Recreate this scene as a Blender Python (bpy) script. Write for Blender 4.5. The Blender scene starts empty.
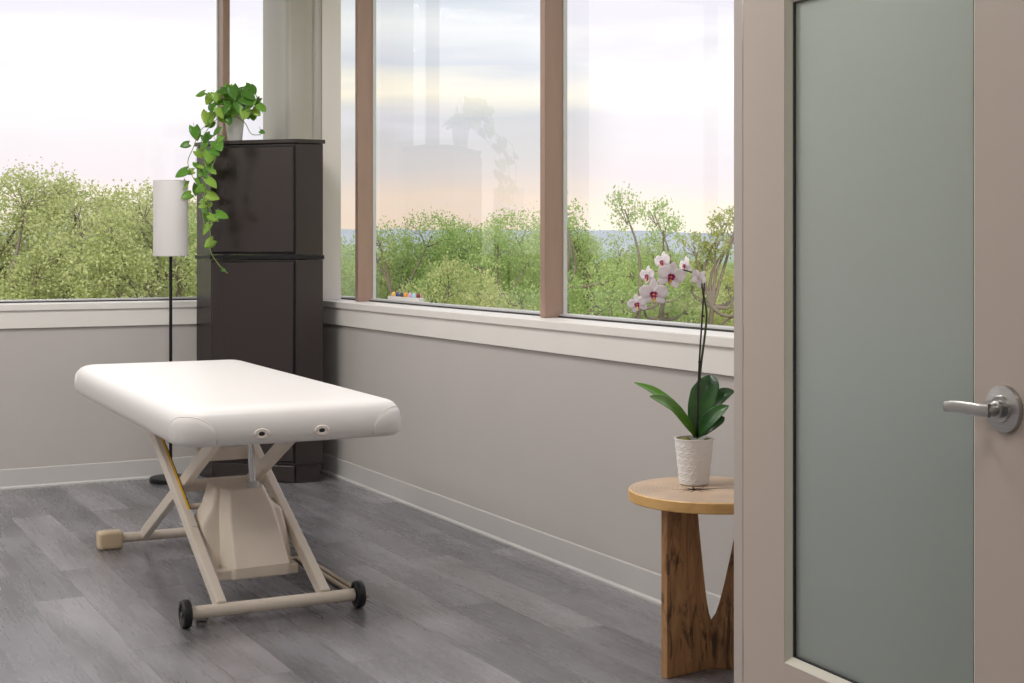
import bpy, bmesh, math, random
import numpy as np
from mathutils import Vector, Matrix, noise

R = math.radians
SC = bpy.context.scene
COL = SC.collection
TH = R(28.1)
CT, ST = math.cos(TH), math.sin(TH)

def P(X, Y, z=0.0):
    """point from the surveyor's axes (right, ahead of the camera's tripod) to room axes"""
    return Vector((X*CT + Y*ST, -X*ST + Y*CT, z))

F, HZ, EYE = 1409.0, 249.7, 1.25
def at(px, py, Y):
    return P((px-512)/F*Y, Y, EYE-(py-HZ)/F*Y)

# ------------------------------------------------------------------ camera
cam_d = bpy.data.cameras.new('camera'); cam = bpy.data.objects.new('camera', cam_d); COL.objects.link(cam)
cam.location = (0, 0, EYE); cam.rotation_euler = (R(90), 0, -TH)
cam_d.sensor_width = 36; cam_d.lens = F*36/1024; cam_d.shift_y = -(341.5-HZ)/1024
cam_d.clip_start = 0.05; cam_d.clip_end = 6000
SC.camera = cam

# ------------------------------------------------------------------ colour management
SC.view_settings.view_transform = 'Standard'; SC.view_settings.look = 'None'
SC.view_settings.gamma = 1.0; SC.view_settings.use_curve_mapping = False
SC.view_settings.exposure = 0.0

# ------------------------------------------------------------------ sky
W = bpy.data.worlds.new('sky'); SC.world = W; W.use_nodes = True
nt = W.node_tree; nt.nodes.clear()
def wn(t, **k):
    n = nt.nodes.new(t)
    for a, b in k.items(): setattr(n, a, b)
    return n
def wl(a, b): nt.links.new(a, b)
tc = wn('ShaderNodeTexCoord'); sep = wn('ShaderNodeSeparateXYZ'); wl(tc.outputs['Generated'], sep.inputs[0])
def ramp_w(stops, src):
    r = wn('ShaderNodeValToRGB'); e = r.color_ramp.elements
    while len(e) < len(stops): e.new(0.5)
    for i, (p, c) in enumerate(stops):
        e[i].position = p; e[i].color = (*c, 1)
    wl(src, r.inputs[0]); return r
mul = wn('ShaderNodeMath', operation='MULTIPLY'); mul.inputs[1].default_value = 4.0; wl(sep.outputs[2], mul.inputs[0])
# warp the elevation with soft noise so that the bands look like stratus
mp = wn('ShaderNodeMapping'); mp.inputs['Scale'].default_value = (3.2, 3.2, 26); wl(tc.outputs['Generated'], mp.inputs[0])
n1 = wn('ShaderNodeTexNoise'); n1.inputs['Scale'].default_value = 1.6; n1.inputs['Detail'].default_value = 5; n1.inputs['Roughness'].default_value = 0.55
wl(mp.outputs[0], n1.inputs['Vector'])
n1m = wn('ShaderNodeMath', operation='MULTIPLY_ADD'); n1m.inputs[1].default_value = 0.16; n1m.inputs[2].default_value = -0.08; wl(n1.outputs[0], n1m.inputs[0])
el = wn('ShaderNodeMath', operation='ADD'); wl(mul.outputs[0], el.inputs[0]); wl(n1m.outputs[0], el.inputs[1])
# bright side of the sky (over the left window and the near right pane)
bright = ramp_w([(0.0, (.95, .88, .74)), (.13, (.97, .86, .76)), (.20, (.88, .80, .83)), (.34, (.90, .85, .88)), (.46, (1.05, 1.0, 1.0)),
                 (.54, (1.06, 1.04, 1.02)), (.66, (.84, .81, .90)), (1.0, (.90, .87, .94))], el.outputs[0])
dim = ramp_w([(0.0, (.86, .66, .52)), (.14, (.86, .70, .58)), (.21, (.72, .66, .64)), (.36, (.62, .63, .66)),
              (.45, (1.0, .93, .78)), (.52, (.66, .69, .76)), (.62, (.86, .87, .88)), (.72, (.62, .67, .74)), (1.0, (.80, .82, .88))], el.outputs[0])
dt = wn('ShaderNodeVectorMath', operation='DOT_PRODUCT'); dt.inputs[1].default_value = Vector((math.sin(R(24.5)), math.cos(R(24.5)), 0.09)).normalized()
wl(tc.outputs['Generated'], dt.inputs[0])
dm = wn('ShaderNodeMapRange', interpolation_type='SMOOTHSTEP'); dm.inputs[1].default_value = math.cos(R(8.5)); dm.inputs[2].default_value = math.cos(R(4.5))
wl(dt.outputs['Value'], dm.inputs[0])
mx = wn('ShaderNodeMix', data_type='RGBA'); wl(dm.outputs[0], mx.inputs[0]); wl(bright.outputs[0], mx.inputs[6]); wl(dim.outputs[0], mx.inputs[7])
# scattered lavender clouds
n2 = wn('ShaderNodeTexNoise'); n2.inputs['Scale'].default_value = 1.1; n2.inputs['Detail'].default_value = 6
mp2 = wn('ShaderNodeMapping'); mp2.inputs['Scale'].default_value = (4, 4, 22); mp2.inputs['Location'].default_value = (3.1, 1.7, .4)
wl(tc.outputs['Generated'], mp2.inputs[0]); wl(mp2.outputs[0], n2.inputs['Vector'])
cm = wn('ShaderNodeMapRange', interpolation_type='SMOOTHSTEP'); cm.inputs[1].default_value = .50; cm.inputs[2].default_value = .68; cm.inputs[4].default_value = .75
wl(n2.outputs[0], cm.inputs[0])
mx2 = wn('ShaderNodeMix', data_type='RGBA'); wl(cm.outputs[0], mx2.inputs[0]); wl(mx.outputs[2], mx2.inputs[6]); mx2.inputs[7].default_value = (.80, .77, .84, 1)
bg = wn('ShaderNodeBackground'); wl(mx2.outputs[2], bg.inputs[0]); bg.inputs[1].default_value = 1.2
wo = wn('ShaderNodeOutputWorld'); wl(bg.outputs[0], wo.inputs[0])

# fill sun, added low behind the building to brighten the trees; never enters windows
sd = bpy.data.lights.new('fill_sun', 'SUN'); sd.energy = 2.0; sd.angle = R(3); sd.color = (1, .93, .82)
fill_sun = bpy.data.objects.new('fill_sun', sd); COL.objects.link(fill_sun)
fill_sun.rotation_euler = Vector((.55, .62, -.55)).to_track_quat('-Z', 'Y').to_euler()

# portals in the window openings
def area(name, loc, direction, sx, sy, energy, color=(1, 1, 1), portal=False, parent=None):
    l = bpy.data.lights.new(name, 'AREA'); l.shape = 'RECTANGLE'; l.size = sx; l.size_y = sy; l.energy = energy; l.color = color
    if portal: l.cycles.is_portal = True
    o = bpy.data.objects.new(name, l); COL.objects.link(o); o.location = loc
    o.rotation_euler = Vector(direction).to_track_quat('-Z', 'Z' if abs(direction[2]) < .5 else 'Y').to_euler()
    if parent: o.parent = parent
    return o
area('window_portal', (.1, 8.06, 1.96), (0, -1, 0), 5.2, 2.05, 1, portal=True)
area('window_portal', (3.13, 5.2, 1.96), (-1, 0, 0), 4.9, 2.05, 1, portal=True)
area('window_portal', (3.13, .35, 1.96), (-1, 0, 0), 4.5, 2.05, 1, portal=True)

FILL_ROOM, FILL_HALL = 35.0, 19.0

# ------------------------------------------------------------------ helpers
def mk(name, col=(.5, .5, .5), rough=.5, metal=0.0, spec=.5, **k):
    m = bpy.data.materials.new(name); m.use_nodes = True
    b = m.node_tree.nodes['Principled BSDF']
    b.inputs['Base Color'].default_value = (*col, 1); b.inputs['Roughness'].default_value = rough
    b.inputs['Metallic'].default_value = metal; b.inputs['Specular IOR Level'].default_value = spec
    for a, v in k.items(): b.inputs[a].default_value = v
    return m
def srgb(r, g, b):
    f = lambda c: (c/255/12.92) if c/255 <= .04045 else ((c/255+.055)/1.055)**2.4
    return (f(r), f(g), f(b))
class NT:
    def __init__(s, m): s.m = m; s.t = m.node_tree; s.b = s.t.nodes.get('Principled BSDF')
    def n(s, t, ins=None, **k):
        x = s.t.nodes.new(t)
        for a, b in k.items(): setattr(x, a, b)
        for a, v in (ins or {}).items():
            if hasattr(v, 'is_output') or isinstance(v, bpy.types.NodeSocket): s.t.links.new(v, x.inputs[a])
            else: x.inputs[a].default_value = v
        return x
    def l(s, a, b): s.t.links.new(a, b)
    def ramp(s, src, stops):
        r = s.n('ShaderNodeValToRGB'); e = r.color_ramp.elements
        while len(e) < len(stops): e.new(.5)
        for i, (p, c) in enumerate(stops): e[i].position = p; e[i].color = (*c, 1)
        s.l(src, r.inputs[0]); return r.outputs[0]
    def bump(s, src, strength=.2, dist=.001):
        b = s.n('ShaderNodeBump', {'Strength': strength, 'Distance': dist, 'Height': src}); s.l(b.outputs[0], s.b.inputs['Normal'])

def noisy(name, c1, c2, rough=.5, scale=(8, 8, 8), bump=.1, bscale=None, dist=.001, detail=4, **k):
    m = mk(name, c1, rough, **k); t = NT(m)
    tcn = t.n('ShaderNodeTexCoord'); mp_ = t.n('ShaderNodeMapping', {'Vector': tcn.outputs['Object'], 'Scale': scale})
    nz = t.n('ShaderNodeTexNoise', {'Vector': mp_.outputs[0], 'Scale': 1.0, 'Detail': detail})
    t.l(t.ramp(nz.outputs[0], [(.3, c1), (.7, c2)]), t.b.inputs['Base Color'])
    if bump:
        nb = t.n('ShaderNodeTexNoise', {'Vector': tcn.outputs['Object'], 'Scale': bscale or 200, 'Detail': 3})
        t.bump(nb.outputs[0], bump, dist)
    return m

MT = {}
MEMO = {}
def finish(name, bm, mat, parent=None, smooth=False, bevel=0, world=False, kind=None, seg=2, autosm=None):
    me = bpy.data.meshes.new(name)
    bmesh.ops.recalc_face_normals(bm, faces=bm.faces)
    if world and parent is not None: bmesh.ops.transform(bm, matrix=MEMO[parent.name].inverted(), verts=bm.verts)
    bm.to_mesh(me); bm.free()
    if smooth:
        me.polygons.foreach_set('use_smooth', [True]*len(me.polygons))
        if autosm is not None: me.set_sharp_from_angle(angle=R(autosm))
    for mm in (mat if isinstance(mat, (list, tuple)) else [mat]): me.materials.append(mm)
    o = bpy.data.objects.new(name, me); COL.objects.link(o)
    if parent is not None: o.parent = parent
    if kind: o['kind'] = kind
    if bevel:
        b = o.modifiers.new('bevel', 'BEVEL'); b.width = bevel; b.segments = seg; b.limit_method = 'ANGLE'; b.angle_limit = R(40)
        b.harden_normals = False
    return o
def thing(name, label, cat, loc=(0, 0, 0), rz=0.0, group=None):
    o = bpy.data.objects.new(name, None); COL.objects.link(o); o.location = loc; o.rotation_euler = (0, 0, rz)
    o.empty_display_size = .1
    tag(o, label, cat, group)
    MEMO[o.name] = Matrix.Translation(Vector(loc)) @ Matrix.Rotation(rz, 4, 'Z')
    return o
def tag(o, label, cat, group=None, kind=None):
    o['label'] = label; o['category'] = cat
    if group: o['group'] = group
    if kind: o['kind'] = kind
    return o
def struct(name, bm, mat, parent=None, **k):
    return finish(name, bm, mat, parent, kind='structure', **k)
def NB(): return bmesh.new()
def box(bm, a, b):
    x0, y0, z0 = [min(a[i], b[i]) for i in range(3)]; x1, y1, z1 = [max(a[i], b[i]) for i in range(3)]
    v = [bm.verts.new(p) for p in ((x0,y0,z0),(x1,y0,z0),(x1,y1,z0),(x0,y1,z0),(x0,y0,z1),(x1,y0,z1),(x1,y1,z1),(x0,y1,z1))]
    for f in ((0,3,2,1),(4,5,6,7),(0,1,5,4),(1,2,6,5),(2,3,7,6),(3,0,4,7)): bm.faces.new([v[i] for i in f])
    return bm
def prism(bm, poly, z0, z1, M=None):
    M = M or Matrix.Identity(4)
    lo = [bm.verts.new(M @ Vector((x, y, z0))) for x, y in poly]; hi = [bm.verts.new(M @ Vector((x, y, z1))) for x, y in poly]
    bm.faces.new(lo[::-1]); bm.faces.new(hi); n = len(poly)
    for i in range(n): bm.faces.new([lo[i], lo[(i+1) % n], hi[(i+1) % n], hi[i]])
    return bm
def bar(bm, p0, p1, w, h, up=(0, 0, 1)):
    """square section bar, w across, h along up"""
    p0, p1 = Vector(p0), Vector(p1); d = (p1-p0).normalized(); s = d.cross(Vector(up)).normalized(); u = s.cross(d).normalized()
    q = [(-w/2, -h/2), (w/2, -h/2), (w/2, h/2), (-w/2, h/2)]
    a = [bm.verts.new(p0+s*x+u*y) for x, y in q]; b = [bm.verts.new(p1+s*x+u*y) for x, y in q]
    bm.faces.new(a[::-1]); bm.faces.new(b)
    for i in range(4): bm.faces.new([a[i], a[(i+1) % 4], b[(i+1) % 4], b[i]])
    return bm
def smoothpath(pts, n=6):
    pts = [Vector(p) for p in pts]
    if len(pts) < 3: return pts
    out = []; q = [pts[0]*2-pts[1]]+pts+[pts[-1]*2-pts[-2]]
    for i in range(1, len(q)-2):
        for k in range(n):
            t = k/n; a, b, c, d = q[i-1], q[i], q[i+1], q[i+2]
            out.append(.5*((2*b)+(c-a)*t+(2*a-5*b+4*c-d)*t*t+(3*b-a-3*c+d)*t**3))
    out.append(pts[-1]); return out
def tube(bm, pts, r, seg=10, caps=True, flat=None):
    pts = [Vector(p) for p in pts]; n = len(pts)
    rs = r if isinstance(r, (list, tuple)) else [r]*n
    if len(rs) != n: rs = [rs[0]+(rs[-1]-rs[0])*i/(n-1) for i in range(n)]
    d0 = (pts[1]-pts[0]).normalized(); s = d0.orthogonal().normalized()
    if flat is not None: s = (Vector(flat)-d0*d0.dot(Vector(flat))).normalized()
    rings = []
    for i in range(n):
        d = (pts[min(i+1, n-1)]-pts[max(i-1, 0)]).normalized()
        s = (s-d*d.dot(s)).normalized(); u = d.cross(s)
        rings.append([bm.verts.new(pts[i]+(s*math.cos(a)+u*math.sin(a))*rs[i]) for a in [2*math.pi*k/seg for k in range(seg)]])
    for i in range(n-1):
        for k in range(seg): bm.faces.new([rings[i][k], rings[i][(k+1) % seg], rings[i+1][(k+1) % seg], rings[i+1][k]])
    if caps: bm.faces.new(rings[0][::-1]); bm.faces.new(rings[-1])
    return bm
def lathe(bm, prof, seg=40, c=(0, 0, 0), M=None, fr=None):
    c = Vector(c); M = M or Matrix.Identity(4); rings = []
    for j, (r, z) in enumerate(prof):
        if r <= 1e-6: rings.append([bm.verts.new(M @ (Vector((0, 0, z)))+c)])
        else:
            ring = []
            for k in range(seg):
                a = 2*math.pi*k/seg; rr = r+(fr(a, z) if fr else 0)
                ring.append(bm.verts.new(M @ Vector((rr*math.cos(a), rr*math.sin(a), z))+c))
            rings.append(ring)
    for i in range(len(rings)-1):
        A, B = rings[i], rings[i+1]
        for k in range(seg):
            k2 = (k+1) % seg
            if len(A) == 1 and len(B) == 1: continue
            if len(A) == 1: bm.faces.new([A[0], B[k2], B[k]])
            elif len(B) == 1: bm.faces.new([A[k], A[k2], B[0]])
            else: bm.faces.new([A[k], A[k2], B[k2], B[k]])
    return bm

# ------------------------------------------------------------------ materials
M_wall = noisy('wall_paint', srgb(186, 180, 176), srgb(189, 183, 179), .6, (3, 3, 3), .08, 260, .0006)
M_trim = noisy('white_trim_paint', srgb(226, 222, 216), srgb(229, 225, 219), .42, (4, 4, 4), .04, 90)
M_ceil = noisy('ceiling_paint', srgb(225, 222, 218), srgb(228, 225, 221), .8, (4, 4, 4), .1, 150)
M_base = mk('vinyl_cove_base', srgb(196, 193, 191), .45)
M_jamb = mk('white_jamb', srgb(232, 226, 223), .5)
M_column = mk('column_paint', srgb(180, 175, 168), .35)
M_mull = noisy('bronze_mullion', srgb(154, 127, 114), srgb(162, 135, 121), .42, (30, 30, 4), 0, metal=.15)
M_gask = mk('black_gasket', srgb(45, 45, 48), .6)
M_alum = mk('pale_aluminium', srgb(200, 200, 200), .4, .3)
M_white = mk('white_leatherette', srgb(227, 223, 220), .38)
t = NT(M_white); tcn = t.n('ShaderNodeTexCoord')
vz = t.n('ShaderNodeTexVoronoi', {'Vector': tcn.outputs['Object'], 'Scale': 420.0}); t.bump(vz.outputs[0], .12, .0006)
M_cream = mk('cream_powder_coat', srgb(232, 220, 205), .36)
M_creamp = noisy('cream_plastic', srgb(228, 215, 199), srgb(231, 218, 202), .4, (20, 20, 20), .05, 500)
M_rubber = mk('black_rubber', srgb(32, 32, 35), .45)
M_chrome = mk('chrome', (.75, .75, .76), .12, 1)
M_steel = noisy('brushed_steel', (.46, .45, .44), (.52, .51, .50), .3, (4, 4, 300), 0, metal=1.0)
M_cab = mk('dark_brown_lacquer', srgb(44, 35, 34), .24, IOR=1.6)
M_cabgap = mk('black_gap', srgb(14, 13, 14), .6)
M_black = mk('black_satin_metal', srgb(24, 24, 26), .4, .3)
M_door = mk('door_paint', srgb(193, 178, 167), .42)
M_frame = mk('door_frame_paint', srgb(190, 178, 170), .4)
M_stop = mk('glazing_bead_glow', srgb(205, 200, 186), .4)  # lighter than the door: glow beside the glass is put into this colour

# floor: grey vinyl planks
M_floor = mk('grey_vinyl_planks', (.2, .2, .2), .4, spec=1.0)
t = NT(M_floor); tcn = t.n('ShaderNodeTexCoord')
mp_ = t.n('ShaderNodeMapping', {'Vector': tcn.outputs['Object'], 'Rotation': (0, 0, R(90)), 'Location': (.33, .06, 0)})
bk = t.n('ShaderNodeTexBrick', {'Vector': mp_.outputs[0], 'Color1': (0, 0, 0, 1), 'Color2': (1, 1, 1, 1), 'Mortar': (.5, .5, .5, 1), 'Scale': 1.0,
     'Mortar Size': .0012, 'Mortar Smooth': .1, 'Brick Width': 1.22, 'Row Height': .182}, offset=.37, offset_frequency=2)
mg = t.n('ShaderNodeMapping', {'Vector': tcn.outputs['Object'], 'Scale': (26, 1.6, 1)})
# shift grain per plank
off = t.n('ShaderNodeVectorMath', {0: mg.outputs[0]}, operation='ADD')
sc_ = t.n('ShaderNodeVectorMath', {0: bk.outputs['Color']}, operation='SCALE'); sc_.inputs['Scale'].default_value = 17
t.l(sc_.outputs[0], off.inputs[1])
g1 = t.n('ShaderNodeTexNoise', {'Vector': off.outputs[0], 'Scale': 1.0, 'Detail': 8, 'Roughness': .65})
mg2 = t.n('ShaderNodeMapping', {'Vector': tcn.outputs['Object'], 'Scale': (5, 1.3, 1)})
off2 = t.n('ShaderNodeVectorMath', {0: mg2.outputs[0], 1: sc_.outputs[0]}, operation='ADD')
g2 = t.n('ShaderNodeTexNoise', {'Vector': off2.outputs[0], 'Scale': 1.0, 'Detail': 3})
c_pl = t.ramp(bk.outputs['Color'], [(0, srgb(100, 99, 103)), (.35, srgb(110, 109, 113)), (.7, srgb(119, 117, 121)), (1, srgb(134, 131, 134))])
c_g = t.ramp(g1.outputs[0], [(.25, (.80, .80, .80)), (.5, (.98, .98, .98)), (.75, (1.12, 1.12, 1.12))])
c_g2 = t.ramp(g2.outputs[0], [(.3, (.58, .57, .57)), (.7, (1.42, 1.42, 1.44))])
m1 = t.n('ShaderNodeMix', {0: .8, 6: c_pl, 7: c_g}, data_type='RGBA', blend_type='MULTIPLY')
m2 = t.n('ShaderNodeMix', {0: .9, 6: m1.outputs[2], 7: c_g2}, data_type='RGBA', blend_type='MULTIPLY')
m3 = t.n('ShaderNodeMix', {0: bk.outputs['Fac'], 6: m2.outputs[2], 7: (*srgb(96, 94, 95), 1)}, data_type='RGBA')
t.l(m3.outputs[2], t.b.inputs['Base Color'])
rr = t.n('ShaderNodeMapRange', {0: g1.outputs[0], 1: .3, 2: .7, 3: .22, 4: .34}); t.l(rr.outputs[0], t.b.inputs['Roughness'])
t.bump(g1.outputs[0], .15, .0006)

def wood(name, stops, scale=(3, 3, 30), dist=2.5, rough=.5, knots=True):
    m = mk(name, stops[1][1], rough); t = NT(m); tcn = t.n('ShaderNodeTexCoord')
    mp_ = t.n('ShaderNodeMapping', {'Vector': tcn.outputs['Object'], 'Scale': scale})
    nz = t.n('ShaderNodeTexNoise', {'Vector': mp_.outputs[0], 'Scale': 1.0, 'Detail': 6, 'Roughness': .6, 'Distortion': dist})
    c = t.ramp(nz.outputs[0], stops)
    if knots:
        mk_ = t.n('ShaderNodeMapping', {'Vector': tcn.outputs['Object'], 'Scale': (22, 22, 6), 'Location': (2.3, 4.1, .7)})
        n2_ = t.n('ShaderNodeTexNoise', {'Vector': mk_.outputs[0], 'Scale': 1.0, 'Detail': 5, 'Roughness': .7, 'Distortion': 1.2})
        k = t.n('ShaderNodeMapRange', {0: n2_.outputs[0], 1: .52, 2: .64, 3: 0.0, 4: .9})
        mm = t.n('ShaderNodeMix', {0: k.outputs[0], 6: c, 7: (*srgb(66, 42, 26), 1)}, data_type='RGBA'); c = mm.outputs[2]
    t.l(c, t.b.inputs['Base Color']); t.bump(nz.outputs[0], .15, .001)
    return m
M_leg = wood('spalted_wood', [(.25, srgb(116, 80, 50)), (.5, srgb(168, 124, 82)), (.75, srgb(192, 148, 102))], (14, 14, 3))
M_rim = wood('light_wood_rim', [(.25, srgb(196, 150, 92)), (.5, srgb(216, 172, 110)), (.75, srgb(226, 186, 126))], (8, 8, 20), 1, .42, False)
# end grain top: rings around the centre
M_top = mk('end_grain_top', srgb(180, 150, 120), .33)
t = NT(M_top); tcn = t.n('ShaderNodeTexCoord')
wv = t.n('ShaderNodeTexWave', {'Vector': tcn.outputs['Object'], 'Scale': 26.0, 'Distortion': 5.0, 'Detail': 4, 'Detail Scale': 1.2}, wave_type='RINGS', rings_direction='Z')
n_ = t.n('ShaderNodeTexNoise', {'Vector': tcn.outputs['Object'], 'Scale': 9.0, 'Detail': 5})
ca = t.ramp(wv.outputs['Fac'], [(0, srgb(190, 164, 142)), (1, srgb(210, 186, 162))]); cb = t.ramp(n_.outputs[0], [(.35, (.82, .80, .78)), (.65, (1.08, 1.05, 1.0))])
mm = t.n('ShaderNodeMix', {0: 1.0, 6: ca, 7: cb}, data_type='RGBA', blend_type='MULTIPLY'); t.l(mm.outputs[2], t.b.inputs['Base Color'])

def leafmat(name, cols, trans=.35, rough=.45, spec=.4):
    m = mk(name, cols[0], rough, spec=spec); t = NT(m)
    g = t.n('ShaderNodeNewGeometry')
    n = len(cols); c = t.ramp(g.outputs['Random Per Island'], [(i/max(1, n-1), cols[i]) for i in range(n)])
    t.l(c, t.b.inputs['Base Color'])
    tr = t.n('ShaderNodeBsdfTranslucent'); t.l(c, tr.inputs[0])
    mixs = t.n('ShaderNodeMixShader', {0: trans}); t.l(t.b.outputs[0], mixs.inputs[1]); t.l(tr.outputs[0], mixs.inputs[2])
    t.l(mixs.outputs[0], t.t.nodes['Material Output'].inputs[0]); return m
M_oak = leafmat('spring_leaves', [srgb(176, 188, 124), srgb(192, 200, 140), srgb(210, 214, 158), srgb(158, 174, 114)], .38, .6, .2)
M_oak2 = leafmat('fresh_green_leaves', [srgb(156, 186, 116), srgb(174, 198, 126), srgb(194, 210, 142), srgb(144, 176, 110)], .40, .6, .2)
M_birch = leafmat('sparse_olive_leaves', [srgb(156, 170, 92), srgb(180, 188, 112), srgb(196, 200, 130)], .45, .6, .2)
M_bark = noisy('grey_bark', srgb(108, 98, 88), srgb(136, 124, 112), .9, (3, 3, 1), 0)
M_pothos = leafmat('pothos_leaf', [srgb(80, 128, 48), srgb(104, 158, 60), srgb(138, 184, 76), srgb(176, 204, 96)], .35, .3)
M_vine = mk('vine_stem', srgb(122, 142, 66), .5)
M_potwhite = mk('white_glazed_ceramic', srgb(230, 228, 226), .25)
M_potmatte = mk('white_matt_ceramic', srgb(234, 232, 231), .5)
M_soil = noisy('bark_chips', srgb(70, 52, 38), srgb(112, 84, 58), .9, (60, 60, 60), .6, 90, .004)
M_moss = noisy('moss', srgb(110, 130, 50), srgb(150, 120, 60), .9, (50, 50, 50), .5, 120, .003)
def orchleaf():
    m = mk('orchid_leaf', srgb(40, 78, 42), .3); t = NT(m); tcn = t.n('ShaderNodeTexCoord')
    n_ = t.n('ShaderNodeTexNoise', {'Vector': tcn.outputs['Object'], 'Scale': 14.0, 'Detail': 3})
    t.l(t.ramp(n_.outputs[0], [(.3, srgb(36, 74, 40)), (.7, srgb(62, 104, 50))]), t.b.inputs['Base Color']); return m
M_orleaf = orchleaf()
M_orleafl = mk('orchid_leaf_light', srgb(84, 128, 40), .32)
M_stemg = mk('orchid_stem', srgb(72, 84, 44), .5)
M_stake = mk('dark_stake', srgb(48, 36, 40), .5)
M_petal = mk('orchid_petal', srgb(252, 247, 249), .5)
t = NT(M_petal); tr = t.n('ShaderNodeBsdfTranslucent', {0: (*srgb(255, 250, 252), 1)}); ms = t.n('ShaderNodeMixShader', {0: .45})
t.l(t.b.outputs[0], ms.inputs[1]); t.l(tr.outputs[0], ms.inputs[2]); t.l(ms.outputs[0], t.t.nodes['Material Output'].inputs[0])
M_magenta = mk('orchid_lip', srgb(170, 30, 108), .45)
M_lipy = mk('orchid_lip_yellow', srgb(226, 168, 84), .45)

# window glass: clear with a mild mirror reflection
def window_glass(name, tint, refl=1.4):
    m = bpy.data.materials.new(name); m.use_nodes = True; t = NT(m); t.t.nodes.remove(t.b)
    tr = t.n('ShaderNodeBsdfTransparent', {0: (*tint, 1)}); gl = t.n('ShaderNodeBsdfGlossy', {'Roughness': 0.0})
    fr = t.n('ShaderNodeFresnel', {'IOR': 1.45}); ge = t.n('ShaderNodeNewGeometry')
    inv = t.n('ShaderNodeMath', {0: 1.0, 1: ge.outputs['Backfacing']}, operation='SUBTRACT')
    a = t.n('ShaderNodeMath', {0: fr.outputs[0], 1: inv.outputs[0]}, operation='MULTIPLY')
    b = t.n('ShaderNodeMath', {0: a.outputs[0], 1: refl}, operation='MULTIPLY', use_clamp=True)
    ms = t.n('ShaderNodeMixShader', {0: b.outputs[0]}); t.l(tr.outputs[0], ms.inputs[1]); t.l(gl.outputs[0], ms.inputs[2])
    t.l(ms.outputs[0], t.t.nodes['Material Output'].inputs[0]); return m
M_glass = window_glass('clear_window_glass', (.985, .99, .985))
# frosted glass in the door
M_frost = bpy.data.materials.new('frosted_glass'); M_frost.use_nodes = True
t = NT(M_frost); t.t.nodes.remove(t.b)
rf = t.n('ShaderNodeBsdfRefraction', {'Color': (.95, .99, .97, 1), 'Roughness': .5, 'IOR': 1.12})
tl = t.n('ShaderNodeBsdfTranslucent', {'Color': (.92, .97, .95, 1)})
df = t.n('ShaderNodeBsdfDiffuse', {'Color': (.52, .57, .53, 1)})
gl = t.n('ShaderNodeBsdfGlossy', {'Color': (1, 1, 1, 1), 'Roughness': .38})
a = t.n('ShaderNodeMixShader', {0: .15}); t.l(rf.outputs[0], a.inputs[1]); t.l(tl.outputs[0], a.inputs[2])
b = t.n('ShaderNodeMixShader', {0: .32}); t.l(a.outputs[0], b.inputs[1]); t.l(df.outputs[0], b.inputs[2])
fr = t.n('ShaderNodeFresnel', {'IOR': 1.4}); c = t.n('ShaderNodeMixShader', {0: fr.outputs[0]}); t.l(b.outputs[0], c.inputs[1]); t.l(gl.outputs[0], c.inputs[2])
t.l(c.outputs[0], t.t.nodes['Material Output'].inputs[0])

# ------------------------------------------------------------------ room shell
XR, YB = 2.802, 7.725           # wall faces
X0, Y0, ZC = -2.6, -2.0, 3.10
XO, YO = 3.12, 8.05             # outer faces
WT = 2.98                       # window head
SILL = .93
struct('floor', box(NB(), (X0-.2, Y0-.2, -.12), (XO, YO, 0)), M_floor)
struct('ceiling', box(NB(), (X0-.2, Y0-.2, ZC), (XO, YO, ZC+.15)), M_ceil)
# back wall: parapet, header and the piece left of the window
b = NB(); box(b, (X0-.2, YB, 0), (XR, YO, SILL)); box(b, (X0-.2, YB, WT), (XO, YO, ZC)); box(b, (X0-.2, YB, SILL), (-2.45, YO, WT))
struct('wall_back', b, M_wall)
b = NB(); box(b, (XR, Y0-.2, 0), (XO, YO, SILL)); box(b, (XR, Y0-.2, WT), (XO, YB, ZC)); box(b, (XR, Y0-.2, SILL), (XO, -1.9, WT)); box(b, (XR, 2.60, SILL), (XO, 2.86, WT))
struct('wall_right', b, M_wall)
struct('wall_left', box(NB(), (X0-.2, Y0-.2, 0), (X0, YB, ZC)), M_wall)
struct('wall_front', box(NB(), (X0, Y0-.2, 0), (XR, Y0, ZC)), M_wall)
struct('wall_partition', box(NB(), (2.20, 2.66, 0), (XR, 2.78, ZC)), M_wall)
# corner column (softly rounded boxing with a shallow groove)
cx0, cy0 = 2.597, 7.524
poly = [(cx0, 7.96), (cx0, cy0+.16), (cx0+.012, cy0+.10), (cx0, cy0+.045), (cx0+.006, cy0+.014), (cx0+.02, cy0),
        (cx0+.135, cy0), (cx0+.148, cy0+.008), (cx0+.163, cy0+.020), (XR-.028, cy0+.008), (XR-.015, cy0), (XR-.002, cy0), (XR-.002, 7.96)]
bcol = NB(); prism(bcol, poly, 0, ZC)
struct('wall_corner_column', bcol, M_column, smooth=True, autosm=50, bevel=.004)
struct('trim_1', box(NB(), (XR, cy0, SILL+.037), (2.915, 7.96, WT)), M_jamb)            # white jamb beside the column

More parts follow.
